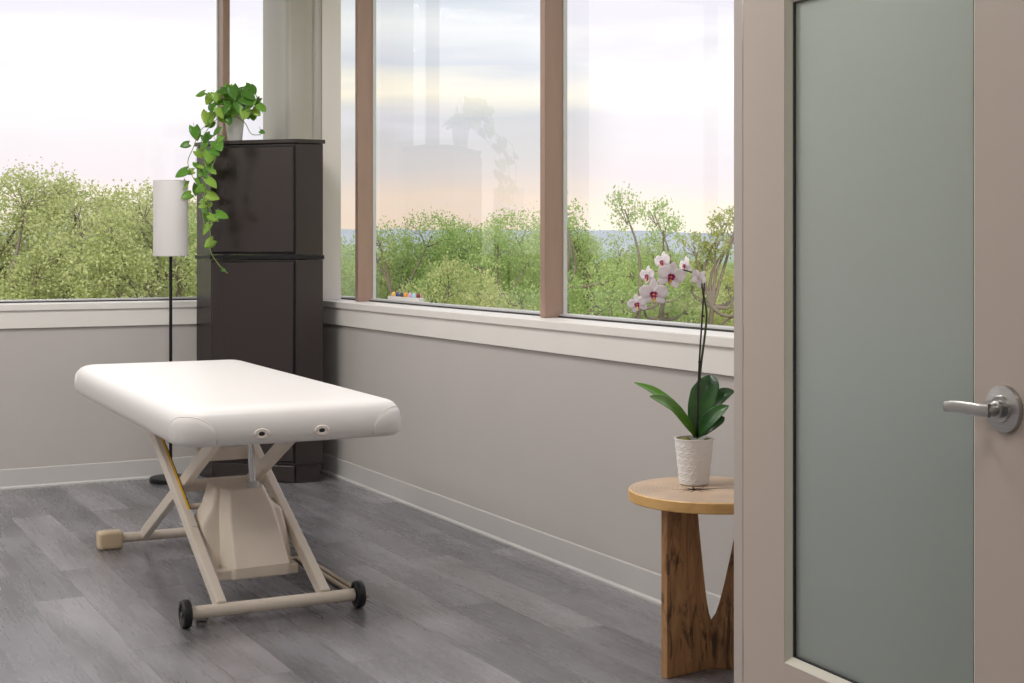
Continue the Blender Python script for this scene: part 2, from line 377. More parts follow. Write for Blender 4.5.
# baseboards with a small toe
def baseboard(name, poly_pts, zt=.105):
    bm = NB()
    for (ax, ay), (bx_, by), (nx, ny) in poly_pts:
        a0, b0 = Vector((ax, ay, 0)), Vector((bx_, by, 0)); n = Vector((nx, ny, 0))
        prof = [(0, 0), (.014, 0), (.014, .008), (.006, .016), (.005, zt-.004), (.003, zt), (0, zt)]
        A = [bm.verts.new(a0+n*d+Vector((0, 0, z))) for d, z in prof]; B = [bm.verts.new(b0+n*d+Vector((0, 0, z))) for d, z in prof]
        for i in range(len(prof)): bm.faces.new([A[i], A[(i+1) % len(prof)], B[(i+1) % len(prof)], B[i]])
        bm.faces.new(A[::-1]); bm.faces.new(B)
    return struct(name, bm, M_base)
baseboard('baseboard_back', [((X0, YB), (2.60, YB), (0, -1))])
baseboard('baseboard_right', [((XR, 2.78), (XR, 7.50), (-1, 0))])
baseboard('baseboard_left', [((X0, Y0), (X0, YB), (1, 0))])

# ---- windows: each a frame with sill, apron, mullions and panes
def window(name, axis, lo, hi, mulls, closed_hi=None):
    """axis 'x': runs along x in the back wall; 'y': runs along y in the right wall"""
    root = bpy.data.objects.new(name, None); COL.objects.link(root); root['kind'] = 'structure'; MEMO[root.name] = Matrix.Identity(4)
    base = YB if axis == 'x' else XR
    def bx(bm, s0, s1, d0, d1, z0, z1):      # s along the wall, d depth outward from the wall face
        if axis == 'x': box(bm, (s0, base+d0, z0), (s1, base+d1, z1))
        else: box(bm, (base+d0, s0, z0), (base+d1, s1, z1))
        return bm
    struct('window_sill', bx(NB(), lo, hi, -.024, .20, SILL, SILL+.036), M_trim, root, bevel=.004)
    struct('apron', bx(NB(), lo, hi, -.014, 0, .838, SILL), M_trim, root, bevel=.002)
    f = NB(); bx(f, lo, hi, .150, .20, SILL+.036, SILL+.052); bx(f, lo, hi, .13, .20, WT-.05, WT)
    struct('window_frame', f, M_alum, root, bevel=.002)
    struct('gasket', bx(NB(), lo, hi, .145, .1495, SILL+.036, SILL+.043), M_gask, root)
    xs = [lo]+mulls+[hi]
    for s in mulls:
        m = struct('mullion', bx(NB(), s-.021, s+.021, .078, .185, SILL+.037, WT), M_mull, root, bevel=.003)
        g = NB(); bx(g, s-.027, s-.0213, .165, .183, SILL+.052, WT-.05); bx(g, s+.0213, s+.027, .165, .183, SILL+.052, WT-.05)
        struct('glazing_bead', g, M_alum, m)
    for i in range(len(xs)-1):
        struct('pane', bx(NB(), xs[i]+.004, xs[i+1]-.004, .186, .190, SILL+.045, WT-.02), M_glass, root)
    return root
window('window_1', 'x', -2.45, XR+.18, [-1.85, .24, 2.332])
window('window_2', 'y', 2.86, YB+.17, [5.125, 7.20])
window('window_3', 'y', -1.9, 2.60, [-.6, 1.4])

# ------------------------------------------------------------------ ceiling fill panels, added unseen to brighten the room and hall
def ceiling_fill(x, y, power, label):
    t_ = thing('ceiling_fill', label, 'fill light', (x, y, ZC-.03), 0, 'added unseen ceiling fill panels')
    f = NB()
    for a, b_ in (((-.62, -.32, 0), (.62, -.28, .03)), ((-.62, .28, 0), (.62, .32, .03)), ((-.62, -.28, 0), (-.58, .28, .03)), ((.58, -.28, 0), (.62, .28, .03))): box(f, a, b_)
    finish('frame', f, M_trim, t_)
    e = bpy.data.materials.new('fill_diffuser'); e.use_nodes = True; bb = e.node_tree.nodes['Principled BSDF']
    bb.inputs['Base Color'].default_value = (.8, .8, .8, 1); bb.inputs['Emission Color'].default_value = (1, .93, .84, 1); bb.inputs['Emission Strength'].default_value = power/17*.8
    finish('diffuser', box(NB(), (-.58, -.28, .018), (.58, .28, .028)), e, t_)
    area('lamp', (0, 0, .005), (0, 0, -1), 1.1, .5, power, (1, .98, .962), parent=t_)
for x, y, w_ in ((-1.4, 6.0, 'far left quarter'), (1.2, 6.0, 'far right quarter'), (-1.4, 3.9, 'near left quarter'), (1.2, 3.9, 'near right quarter')):
    ceiling_fill(x, y, FILL_ROOM, f'added unseen ceiling fill light panel over the {w_} of the treatment room')
ceiling_fill(.9, .6, FILL_HALL, 'added unseen ceiling fill light panel above the glazed door')

# ------------------------------------------------------------------ glazed door, standing at the right
D0 = P(.91, 2.60); DR = R(-3.1)
door = bpy.data.objects.new('door_1', None); COL.objects.link(door); door.location = D0; door.rotation_euler = (0, 0, DR); door['kind'] = 'structure'
MEMO[door.name] = Matrix.Translation(D0) @ Matrix.Rotation(DR, 4, 'Z')
ya, yb, yc, yd = -.07, .078, .682, .846; za, zb, zt = .307, 1.829, 2.09
b = NB(); box(b, (0, ya, .008), (.045, yb, zt)); box(b, (0, yc, .008), (.045, yd, zt)); box(b, (0, yb, .008), (.045, yc, za)); box(b, (0, yb, zb), (.045, yc, zt))
struct('door_leaf', b, M_door, door)
# glazing bead: a bevelled inner border
b = NB(); o_ = [(yb, za), (yc, za), (yc, zb), (yb, zb)]; q = .015; i_ = [(yb+q, za+q), (yc-q, za+q), (yc-q, zb-q), (yb+q, zb-q)]
O = [b.verts.new((.0005, y, z)) for y, z in o_]; I = [b.verts.new((.012, y, z)) for y, z in i_]; I2 = [b.verts.new((.034, y, z)) for y, z in i_]; O2 = [b.verts.new((.0445, y, z)) for y, z in o_]
for A, B in ((O, I), (I, I2), (I2, O2)):
    for k in range(4): b.faces.new([A[k], A[(k+1) % 4], B[(k+1) % 4], B[k]])
struct('glazing_bead', b, M_stop, door)
b = NB(); g = .0035
for (y0_, y1_, z0_, z1_) in ((yb+q, yb+q+g, za+q, zb-q), (yc-q-g, yc-q, za+q, zb-q), (yb+q, yc-q, za+q, za+q+g), (yb+q, yc-q, zb-q-g, zb-q)):
    box(b, (.0135, y0_, z0_), (.019, y1_, z1_))
struct('gasket', b, M_gask, door)
struct('frosted_pane', box(NB(), (.020, yb+q, za+q), (.026, yc-q, zb-q)), M_frost, door)
# lever handle
hz = EYE-(409-HZ)*2.6/F
MX = Matrix.Rotation(R(-90), 4, 'Y')
h = NB(); lathe(h, [(0, 0), (.0445, 0), (.0445, .005), (.043, .009), (.026, .0115), (.024, .016), (.0, .016)], 48, (0, 0, hz), MX)
rose = struct('handle_rose', h, M_steel, door, smooth=True, autosm=30)
h = NB(); lathe(h, [(0, .016), (.016, .016), (.016, .024), (.0125, .026), (.012, .052), (0, .052)], 32, (0, 0, hz), MX)
path = [(-.050, -.012, 0), (-.056, .01, 0), (-.058, .035, .001), (-.058, .070, .001), (-.057, .086, -.001), (-.053, .097, -.002), (-.042, .102, -.002), (-.032, .103, -.002)]
sec = []
pp = smoothpath([Vector(p_) for p_ in path], 5); n = len(pp)
for i, p_ in enumerate(pp):
    d = (pp[min(i+1, n-1)]-pp[max(i-1, 0)]).normalized(); s = Vector((0, 0, 1)); u = d.cross(s).normalized()
    f_ = i/(n-1); hh = .0125 - .004*f_; ww = .0055
    ring = []
    for k in range(16):
        a_ = 2*math.pi*k/16; ca_, sa_ = math.cos(a_), math.sin(a_)
        ring.append(h.verts.new(p_ + Vector((0, 0, hz)) + s*hh*math.copysign(abs(sa_)**.45, sa_) + u*ww*math.copysign(abs(ca_)**.45, ca_)))
    sec.append(ring)
for i in range(n-1):
    for k in range(16): h.faces.new([sec[i][k], sec[i][(k+1) % 16], sec[i+1][(k+1) % 16], sec[i+1][k]])
h.faces.new(sec[0][::-1]); h.faces.new(sec[-1])
struct('door_handle', h, M_steel, door, smooth=True, autosm=40)
b = NB(); box(b, (-.0005, yd+.0012, 0), (.14, yd+.040, 2.12))
struct('door_frame', b, M_frame, door, bevel=.002)
for z in (.28, 1.02, 1.80): struct('hinge', tube(NB(), [(.004, yd+.001, z-.05), (.004, yd+.001, z+.05)], .005, 10), M_steel, door, smooth=True, autosm=40)

# ------------------------------------------------------------------ massage table
TB = P(-.808, 4.79); TR = R(26.3-28.1)
mt = thing('massage_table', 'white padded electric lift massage table with a cream scissor base and two black wheels', 'massage table', TB, TR)
U0, U1, V0, V1 = -.405, .345, -.345, 1.63; ZB_, RC = .637, .085
def ring_pts(inset, seg=10):
    """rounded rectangle, list of (u,v,nu,nv)"""
    a0, a1, c0, c1 = U0+inset, U1-inset, V0+inset, V1-inset; r = max(RC-inset*.9, .012); out = []
    for (cu, cv, a_) in ((a1-r, c0+r, -90), (a1-r, c1-r, 0), (a0+r, c1-r, 90), (a0+r, c0+r, 180)):
        for k in range(seg+1):
            t_ = R(a_+90*k/seg); out.append((cu+r*math.cos(t_), cv+r*math.sin(t_), math.cos(t_), math.sin(t_)))
    return out
prof = [(.05, 0.0), (.022, .001), (.008, .005), (.001, .014), (-.002, .030), (-.003, .05), (-.001, .068), (.003, .084), (.010, .098), (.021, .109), (.036, .116), (.06, .1205), (.10, .1225), (.16, .1232), (.25, .1236), (.34, .1238)]
cu = NB(); rings = []
def nsub(pts):
    # add points along straight sides
    out = []; n = len(pts)
    for i in range(n):
        a, b_ = pts[i], pts[(i+1) % n]; out.append(a)
        if i % 11 == 10:
            for k in range(1, 8):
                f_ = k/8; out.append(tuple(a[j]*(1-f_)+b_[j]*f_ for j in range(4)))
    return out
for ins, z in prof:
    rings.append([cu.verts.new((p_[0], p_[1], ZB_+z)) for p_ in nsub(ring_pts(ins))])
for i in range(len(rings)-1):
    n = len(rings[i])
    for k in range(n): cu.faces.new([rings[i][k], rings[i][(k+1) % n], rings[i+1][(k+1) % n], rings[i+1][k]])
cu.faces.new(rings[0][::-1]); cu.faces.new(rings[-1])
cush = finish('cushion', cu, M_white, mt, smooth=True)
# sewn corner patches
def prof_at(z):
    for (i0, z0), (i1, z1) in zip(prof[1:], prof[2:]):
        if z0 <= z <= z1: return i0+(i1-i0)*(z-z0)/(z1-z0)
    return prof[-1][0]
def corner_patch(su, sv):
    b = NB(); N = 26; rows = 9; grid = []
    cuu = (U1-RC) if su > 0 else (U0+RC); cvv = (V1-RC) if sv > 0 else (V0+RC)
    ex = .035; L = RC*math.pi/2+2*ex
    for i in range(N+1):
        s = i/N*L; hgt = .012+.085*math.sqrt(max(0, 1-abs(2*i/N-1)**2.6)); col_ = []
        for j in range(rows+1):
            z = .002+(hgt-.002)*j/rows; off = -prof_at(z)+.0028*(1 if 0 < i < N and j < rows else .2)
            if s < ex: u_, v_, nu, nv = cuu+su*0, 0, 0, 0
            if s < ex: q_ = (cuu-su*(ex-s), cvv+sv*RC); nn = (0, sv)
            elif s > L-ex: q_ = (cuu+su*RC, cvv-sv*(s-(L-ex))); nn = (su, 0)
            else:
                a_ = (s-ex)/RC; nn = (su*math.sin(a_), sv*math.cos(a_)); q_ = (cuu+nn[0]*RC, cvv+nn[1]*RC)
            col_.append(b.verts.new((q_[0]+nn[0]*off, q_[1]+nn[1]*off, ZB_+z)))
        grid.append(col_)
    for i in range(N):
        for j in range(rows): b.faces.new([grid[i][j], grid[i+1][j], grid[i+1][j+1], grid[i][j+1]])
    # piping along the seam
    tube(b, [g_[-1].co.copy() for g_ in grid], .0014, 6)
    o = finish('corner_patch', b, M_white, mt, smooth=True)
for su in (-1, 1):
    for sv in (-1, 1): corner_patch(su, sv)
# face-rest sockets in the near edge
M_socket = mk('socket_plate', srgb(226, 214, 206), .35)
for u in (-.145, .052):
    b = NB(); MF = Matrix.Rotation(R(90), 4, 'X')
    prof_e = [(.026, -.004), (.026, .001), (.023, .0035), (.0115, .0035), (.0095, .001), (.009, -.004)]
    lathe(b, prof_e, 40, (0, 0, 0), Matrix.Diagonal((1, .66, 1, 1)))
    bmesh.ops.transform(b, matrix=Matrix.Translation((u, V0-.002, .673)) @ MF, verts=b.verts)
    pl = finish('face_rest_socket', b, M_socket, mt, smooth=True, autosm=40)
    b = NB(); lathe(b, [(0, 0), (.0098, 0), (.0098, .0015), (0, .0015)], 20, (0, 0, 0)); bmesh.ops.transform(b, matrix=Matrix.Translation((u, V0-.0025, .673)) @ MF, verts=b.verts)
    finish('hole', b, M_rubber, pl)
    for du in (-.018, .018):
        c_ = NB(); lathe(c_, [(0, 0), (.003, 0), (.0025, .002), (0, .0022)], 12); bmesh.ops.transform(c_, matrix=Matrix.Translation((u+du, V0-.0045, .673)) @ MF, verts=c_.verts)
        finish('screw', c_, M_steel, pl, smooth=True)
# scissor base
UA, UBL, UBR, VF = .182, -.150, .118, 1.38
def zA(v): return .05+.455*v
def zB(v): return .045+.455*(VF-v)
finish('front_axle', tube(NB(), [(-.285, 0, .047), (.285, 0, .047)], .0215, 24), M_cream, mt, smooth=True, autosm=40)
finish('rear_crossbar', tube(NB(), [(-.27, VF, .04), (.27, VF, .04)], .0205, 24), M_cream, mt, smooth=True, autosm=40)
for s in (-1, 1):
    b = NB(); bar(b, (s*UA, .004, zA(0)+.004), (s*UA, 1.19, zA(1.19)), .034, .048)
    r_ = finish('lift_arm', b, M_cream, mt, bevel=.005)
    if s < 0:
        n_ = Vector((0, -.455, 1)).normalized()
        for (v0_, v1_, x0_, x1_, nm, mat_) in ((.50, 1.0, .005, .0125, 'yellow_warning_strip', mk('warning_yellow', srgb(236, 182, 40), .5)), (.50, 1.0, .0128, .0155, 'dark_strip_edge', M_rubber), (.40, .49, -.004, .0155, 'white_label', M_socket)):
            q_ = NB(); top_ = .024+.0002
            vs = [Vector((-UA+x_, v_, zA(v_)+.002))+n_*(top_+.0016) for v_, x_ in ((v0_, x0_), (v0_, x1_), (v1_, x1_), (v1_, x0_))]
            A = [q_.verts.new(p_) for p_ in vs]; B = [q_.verts.new(p_-n_*.0022) for p_ in vs]
            q_.faces.new(A); q_.faces.new(B[::-1])
            for k in range(4): q_.faces.new([A[k], A[(k+1) % 4], B[(k+1) % 4], B[k]])
            finish(nm, q_, mat_, r_)
    b = NB(); ub = UBL if s < 0 else UBR; bar(b, (ub, VF, zB(VF)+.004), (ub, .16, zB(.16)), .030, .048)
    finish('support_arm', b, M_cream, mt, bevel=.005)
    # caster
    w = NB(); prf = [(.0, -.012), (.012, -.013), (.013, -.009), (.030, -.009), (.033, -.014), (.043, -.014), (.046, -.010), (.0465, 0), (.046, .010), (.043, .014), (.033, .014), (.030, .009), (.013, .009), (.012, .013), (0, .012)]
    lathe(w, prf, 40); bmesh.ops.transform(w, matrix=Matrix.Translation((s*.302, 0, .0468)) @ Matrix.Rotation(R(90), 4, 'Y'), verts=w.verts)
    wh = finish('wheel', w, M_rubber, mt, smooth=True, autosm=35)
    c_ = NB(); tube(c_, [(s*.284, 0, .0468), (s*.317, 0, .0468)], .006, 12)
    finish('axle_bolt', c_, M_steel, wh, smooth=True, autosm=35)
    # rear foot
    b = NB(); box(b, (s*.245, VF-.036, 0), (s*.345, VF+.036, .074)); finish('foot_cap', b, mk('foot_cap_plastic', srgb(222, 200, 168), .4), mt, bevel=.012, seg=3)
b = NB(); tube(b, [(-UA, .684, zA(.684)), (UA, .684, zA(.684))], .016, 16); finish('pivot_rod', b, M_cream, mt, smooth=True, autosm=40)
finish('lower_cross_beam', bar(NB(), (UBL, .70, .352), (UBR, .70, .352), .04, .044), M_cream, mt, bevel=.004)
finish('upper_cross_beam', bar(NB(), (-.045, .90, .437), (UA, .90, .437), .04, .050), M_cream, mt, bevel=.004)
finish('brace_rod', tube(NB(), [(-UA, .56, .297), (UA, .56, .297)], .012, 14), M_cream, mt, smooth=True, autosm=40)
b = NB()
for u in (-.20, .20): box(b, (u-.02, -.02, .596), (u+.02, 1.34, .636))
for v in (.12, 1.2): box(b, (-.18, v-.02, .60), (.18, v+.02, .636))
finish('top_frame', b, M_cream, mt, bevel=.003)
# motor housing: skirt shell and a raised hood
def slabshape(outline, depth, mat, name, par, bev):
    """outline of (u, z) on the leaning front plane, extruded back"""
    b = NB(); fr_ = [b.verts.new((u, v, z)) for u, v, z in outline]
    bk_ = [b.verts.new((u*1.0, v+depth(z), z+.01)) for u, v, z in outline]
    b.faces.new(fr_); b.faces.new(bk_[::-1]); n = len(outline)
    for i in range(n): b.faces.new([fr_[i], fr_[(i+1) % n], bk_[(i+1) % n], bk_[i]])
    return finish(name, b, mat, par, bevel=bev, seg=3)
LP = lambda z, off: .2+(z-.09)*.6875+off
sk = [(-.080, .378), (.098, .378), (.107, .312), (.150, .297), (.158, .205), (.150, .094), (-.125, .094), (-.158, .255), (-.116, .305)]
hous = slabshape([(u, LP(z, .06), z) for u, z in sk], lambda z: .14, M_creamp, 'motor_housing', mt, .012)
# hood
b = NB()
fo = [(-.040, .374, .004), (.078, .374, .004), (.102, .300, -.002), (.122, .132, -.016), (-.078, .128, -.016), (-.060, .300, -.002)]
lo_ = [(.116, .090, .012), (-.080, .088, .012)]
bo = [(-.070, .379, .062), (.096, .379, .062), (.122, .300, .062), (.140, .140, .062), (-.112, .136, .062), (-.088, .300, .062)]
lb_ = [(.138, .090, .062), (-.112, .088, .062)]
A = [b.verts.new((u, LP(z, o), z)) for u, z, o in fo]; B = [b.verts.new((u, LP(z, o), z)) for u, z, o in bo]
AL = [b.verts.new((u, LP(z, o), z)) for u, z, o in lo_]; BL = [b.verts.new((u, LP(z, o), z)) for u, z, o in lb_]
b.faces.new([A[0], A[1], A[2], A[5]]); b.faces.new([A[5], A[2], A[3], A[4]]); b.faces.new([A[4], A[3], AL[0], AL[1]])
b.faces.new([A[0], B[0], B[1], A[1]]); b.faces.new([A[1], B[1], B[2], A[2]]); b.faces.new([A[2], B[2], B[3], A[3]]); b.faces.new([A[3], B[3], BL[0], AL[0]])
b.faces.new([AL[0], BL[0], BL[1], AL[1]]); b.faces.new([A[4], AL[1], BL[1], B[4]]); b.faces.new([A[5], A[4], B[4], B[5]]); b.faces.new([A[0], A[5], B[5], B[0]])
b.faces.new([B[0], B[5], B[4], BL[1], BL[0], B[3], B[2], B[1]])
finish('housing_hood', b, M_creamp, hous, bevel=.006, seg=3)
b = NB(); box(b, (-.135, .225, .088), (.158, .30, .125)); finish('housing_flange', b, M_creamp, hous, bevel=.006)
b = NB(); tube(b, [(.048, .430, .368), (.046, .428, .398)], .0205, 24); finish('actuator_collar', b, M_alum, mt, smooth=True, autosm=40)
b = NB(); tube(b, [(.046, .428, .39), (.030, .41, .62)], .0125, 20); finish('actuator_rod', b, M_chrome, mt, smooth=True, autosm=40)
b = NB(); box(b, (.01, .38, .600), (.05, .44, .636)); finish('actuator_bracket', b, M_cream, mt)
b = NB()
for u in (.338, .366): tube(b, [(u, .10, .012), (u, .80, .012)], .008, 12)
tube(b, [(.330, .10, .012), (.374, .10, .012)], .009, 12); tube(b, [(.10, .80, .012), (.374, .80, .012)], .008, 12)
finish('pedal_rail', b, mk('beige_rod', srgb(190, 172, 150), .4), mt, smooth=True, autosm=40)
b = NB(); box(b, (-.255, .05, 0), (-.215, .10, .024)); box(b, (-.24, .0, .020), (-.225, .07, .036)); finish('floor_stop', b, M_steel, mt, bevel=.004)

# ------------------------------------------------------------------ corner cabinet
cab = thing('cabinet', 'tall dark brown lacquered corner cabinet with stacked doors behind the massage table', 'cabinet', (2.42, 7.45, 0), 0)
PL = [(2.162, 7.538), (2.525, 7.176), (2.682, 7.165), (2.682, 7.505), (2.578, 7.505), (2.578, 7.702), (2.124, 7.702)]
def inset_poly(poly, d):
    n = len(poly); out = []
    for i in range(n):
        p0, p1, p2 = Vector(poly[i-1]), Vector(poly[i]), Vector(poly[(i+1) % n])
        d1, d2 = (p1-p0).normalized(), (p2-p1).normalized(); n1, n2 = Vector((-d1.y, d1.x)), Vector((-d2.y, d2.x))
        bs = (n1+n2).normalized(); out.append(tuple(p1+bs*(d/max(.3, bs.dot(n1)))))
    return out
top = finish('lower_body', prism(NB(), inset_poly(PL, .006), .10, 1.197), M_cab, cab, world=True, bevel=.002)
finish('upper_body', prism(NB(), inset_poly(PL, .006), 1.223, 1.818), M_cab, cab, world=True, bevel=.002)
finish('plinth', prism(NB(), inset_poly(PL, .016), 0, .10), M_cab, cab, world=True)
finish('middle_lip', prism(NB(), PL, 1.199, 1.221), M_black, cab, world=True, bevel=.003)
finish('top_panel', prism(NB(), inset_poly(PL, -.004), 1.820, 1.842), M_cab, cab, world=True, bevel=.004)
fa, fb = Vector((2.162, 7.538, 0)), Vector((2.525, 7.176, 0)); fd = (fb-fa).normalized(); fn = Vector((-.7071, -.7071, 0)); FL = (fb-fa).length
def facepanel(name, s0, s1, z0, z1, d0, d1, mat, par, bev=.003):
    b = NB(); q_ = [fa+fd*s0+fn*d0, fa+fd*s1+fn*d0, fa+fd*s1+fn*d1, fa+fd*s0+fn*d1]
    prism(b, [(p_.x, p_.y) for p_ in q_], z0, z1); return finish(name, b, mat, par, world=True, bevel=bev)
for z0, z1 in ((1.236, 1.803), (.118, 1.184)):
    facepanel('door_reveal', .010, FL-.004, z0-.008, z1+.008, -.0058, -.0052, M_cabgap, cab, 0)
    facepanel('cabinet_door', .018, FL-.012, z0, z1, -.006, .012, M_cab, cab, .004)
facepanel('plinth_panel', .02, FL-.01, .008, .094, -.012, .0, M_cab, cab)

# ------------------------------------------------------------------ floor lamp
LPX = P((170.7-512)/F*7.60, 7.60)
fl = thing('floor_lamp', 'slim black floor lamp with a tall white drum shade beside the dark cabinet', 'floor lamp', LPX)
finish('base', lathe(NB(), [(0, 0), (.108, 0), (.112, .004), (.112, .020), (.108, .026), (.012, .028), (.010, .04), (0, .04)], 56), M_black, fl, smooth=True, autosm=30)
finish('pole', tube(NB(), [(0, 0, .03), (0, 0, 1.30)], .0085, 18), M_black, fl, smooth=True, autosm=40)
M_shade = mk('linen_shade', srgb(252, 249, 250), .8)
t = NT(M_shade); tcn = t.n('ShaderNodeTexCoord'); mp_ = t.n('ShaderNodeMapping', {'Vector': tcn.outputs['Object'], 'Scale': (40, 40, 700)})
nz = t.n('ShaderNodeTexNoise', {'Vector': mp_.outputs[0], 'Scale': 1.0}); t.bump(nz.outputs[0], .25, .001)
tr = t.n('ShaderNodeBsdfTranslucent', {0: (.97, .95, .95, 1)}); ms = t.n('ShaderNodeMixShader', {0: .5}); t.l(t.b.outputs[0], ms.inputs[1]); t.l(tr.outputs[0], ms.inputs[2]); t.l(ms.outputs[0], t.t.nodes['Material Output'].inputs[0])
zs0, zs1 = 1.215, 1.622
sh = finish('lamp_shade', lathe(NB(), [(.090, zs0), (.0925, zs0), (.0925, zs1), (.090, zs1), (.090, zs0)], 64), M_shade, fl, smooth=True, autosm=30)
for z in (zs0+.002, zs1-.002):
    pts = [(.0915*math.cos(a), .0915*math.sin(a), z) for a in [2*math.pi*k/48 for k in range(49)]]; finish('shade_ring', tube(NB(), pts, .0014, 6), M_alum, sh)
b = NB()
for k in range(3):
    a_ = 2*math.pi*k/3+.4; tube(b, [(0, 0, 1.29), (.091*math.cos(a_), .091*math.sin(a_), zs0+.02)], .0015, 6)
finish('shade_spider', b, M_alum, sh)
b = NB(); lathe(b, [(0, 1.30), (.014, 1.30), (.014, 1.34), (.026, 1.36), (.032, 1.39), (.026, 1.42), (0, 1.43)], 24); finish('bulb', b, M_potwhite, fl, smooth=True)

# ------------------------------------------------------------------ leaves
def add_leaf(bm, base, tip, width, up, heart=0.0, droop=0.0, fold=.15, NL=8, shape=None, mat=0, wave=0):
    base, tip = Vector(base), Vector(tip); ax = tip-base; L = ax.length; d = ax.normalized(); up = Vector(up)
    s = d.cross(up)
    if s.length < 1e-4: s = d.orthogonal()
    s.normalize(); n = s.cross(d).normalized(); rows = []
    for i in range(NL+1):
        t_ = i/NL
        w_ = shape(t_) if shape else math.sin(math.pi*t_**.75)**.8
        c_ = base+ax*t_+n*(-droop*L*(t_-.5)**2*4+droop*L) * (1 if droop else 0)
        hw = width/2*max(w_, .0)
        back = heart*L*(1-t_)**3
        row = []
        for k, x in enumerate((-1, -.55, 0, .55, 1)):
            row.append(bm.verts.new(c_+s*hw*x+n*(abs(x)*fold*hw+wave*hw*math.sin(t_*9+x*2)*abs(x))-d*(back*abs(x))))
        rows.append(row)
    for i in range(NL):
        for k in range(4):
            f = bm.faces.new([rows[i][k], rows[i][k+1], rows[i+1][k+1], rows[i+1][k]]); f.material_index = mat; f.smooth = True
    return rows
def heart_shape(t_): return (math.sin(math.pi*min(1, .16+t_*.84))**.75)*(1.15-.45*t_) if t_ < 1 else 0.0

# ---- trailing pothos on the cabinet
CTOP = 1.842
pp0 = Vector((2.30, 7.535, CTOP))
po = thing('trailing_pothos', 'green trailing pothos in a white pot on top of the dark cabinet', 'potted plant', pp0)
finish('pot', lathe(NB(), [(0, 0), (.036, 0), (.039, .004), (.054, .150), (.055, .156), (.051, .156), (.049, .135), (0, .135)], 48), M_potwhite, po, smooth=True, autosm=35)
finish('soil', lathe(NB(), [(0, .143), (.03, .141), (.0495, .1365)], 32), M_soil, po, smooth=True)
rng = random.Random(5)
vb, lb = NB(), NB()
def zpx(x, y, Y): return at(140+x/2.845, 60+y/2.845, Y)
TO = Vector((-.19, -.98, 0))
def pleaf(c, size, dirpx=None, face=None):
    """a heart leaf centred at c, pointing mostly down in the picture plane"""
    right = Vector((CT, -ST, 0)); a_ = rng.uniform(-1.0, 1.0) if dirpx is None else dirpx
    d = right*math.sin(a_)+Vector((0, 0, -1))*math.cos(a_)
    toc = Vector((-ST, -CT, 0)); nrm = (toc*.8+Vector((0, 0, rng.uniform(.1, .9)))+right*rng.uniform(-.7, .7)).normalized()
    d = (d-nrm*nrm.dot(d)*.8).normalized()
    s_ = size*rng.uniform(.85, 1.15)
    add_leaf(lb, c-d*s_*.42, c+d*s_*.58, s_*.86, nrm, heart=.22, droop=rng.uniform(.02, .10), fold=-rng.uniform(.02, .3), shape=heart_shape)
    return c-d*s_*.38
vines = [
  [(262, 150), (225, 150), (196, 190), (176, 240), (186, 300), (182, 360), (196, 410), (214, 452), (250, 440)],
  [(255, 150), (215, 170), (170, 200), (150, 250), (140, 290), (150, 330), (170, 370), (190, 420), (200, 490), (204, 545), (230, 590), (247, 607)],
  [(268, 155), (300, 180), (318, 210), (348, 213)],
  [(258, 140), (235, 110), (205, 98), (172, 97)],
  [(270, 140), (290, 105), (318, 75), (335, 110), (350, 150)],
  [(250, 150), (238, 200), (225, 240), (212, 290), (192, 330), (186, 385), (178, 440), (188, 480)]]
vY = [7.50, 7.46, 7.62, 7.60, 7.66, 7.42]
for vi, (vn, yy) in enumerate(zip(vines, vY)):
    n = len(vn); pts = []
    for i, (x, y) in enumerate(vn):
        f_ = min(1, i/2.0); Y_ = 7.70*(1-f_)+yy*f_
        pts.append(zpx(x, y, Y_)+Vector((rng.uniform(-.006, .006), rng.uniform(-.006, .006), 0)))
    tube(vb, smoothpath(pts, 6), .0022, 6)
leafs = [(172, 96, .05, -1.3), (196, 112, .06, -.6), (238, 88, .06, .9), (285, 96, .07, 1.2), (320, 85, .06, .5), (346, 135, .065, .5), (190, 165, .075, -.3), (240, 166, .07, .7),
 (298, 152, .075, -.4), (218, 203, .055, -.5), (258, 128, .07, .4), (275, 108, .075, -.6), (205, 135, .06, .3), (232, 118, .07, -.9), (303, 118, .07, .8), (322, 160, .05, .2), (348, 205, .035, 1.0),
 (158, 208, .065, .2), (128, 242, .045, -1.2), (180, 246, .05, -.7), (222, 243, .07, .6), (197, 275, .07, -.2), (168, 268, .05, .8), (120, 322, .065, -.9), (121, 358, .06, -.4), (132, 386, .06, -1.0),
 (160, 368, .075, .1), (141, 318, .05, -1.3), (203, 350, .07, .6), (206, 388, .07, 1.3), (176, 318, .065, -.4), (232, 442, .075, 1.2), (190, 480, .065, -.6), (198, 522, .055, -.9), (184, 425, .045, .2),
 (198, 300, .06, .4), (166, 345, .045, .5), (180, 400, .05, -.9), (212, 262, .06, 1.0), (160, 300, .045, .1), (250, 85, .06, -.2), (265, 92, .07, .2), (298, 92, .06, -.8), (312, 100, .06, 1.1), (245, 140, .06, -.4), (186, 225, .05, .4), (214, 106, .06, .2), (226, 100, .065, -.5), (258, 100, .075, .6), (275, 92, .065, -.3), (296, 108, .075, .4), (312, 128, .07, -.2), (330, 148, .055, .7), (282, 130, .075, .1), (264, 150, .06, -.5), (228, 150, .065, .5), (207, 160, .055, -.2), (308, 78, .05, .9), (334, 118, .05, -.6), (252, 172, .05, .2), (238, 598, .028, 1.1)]
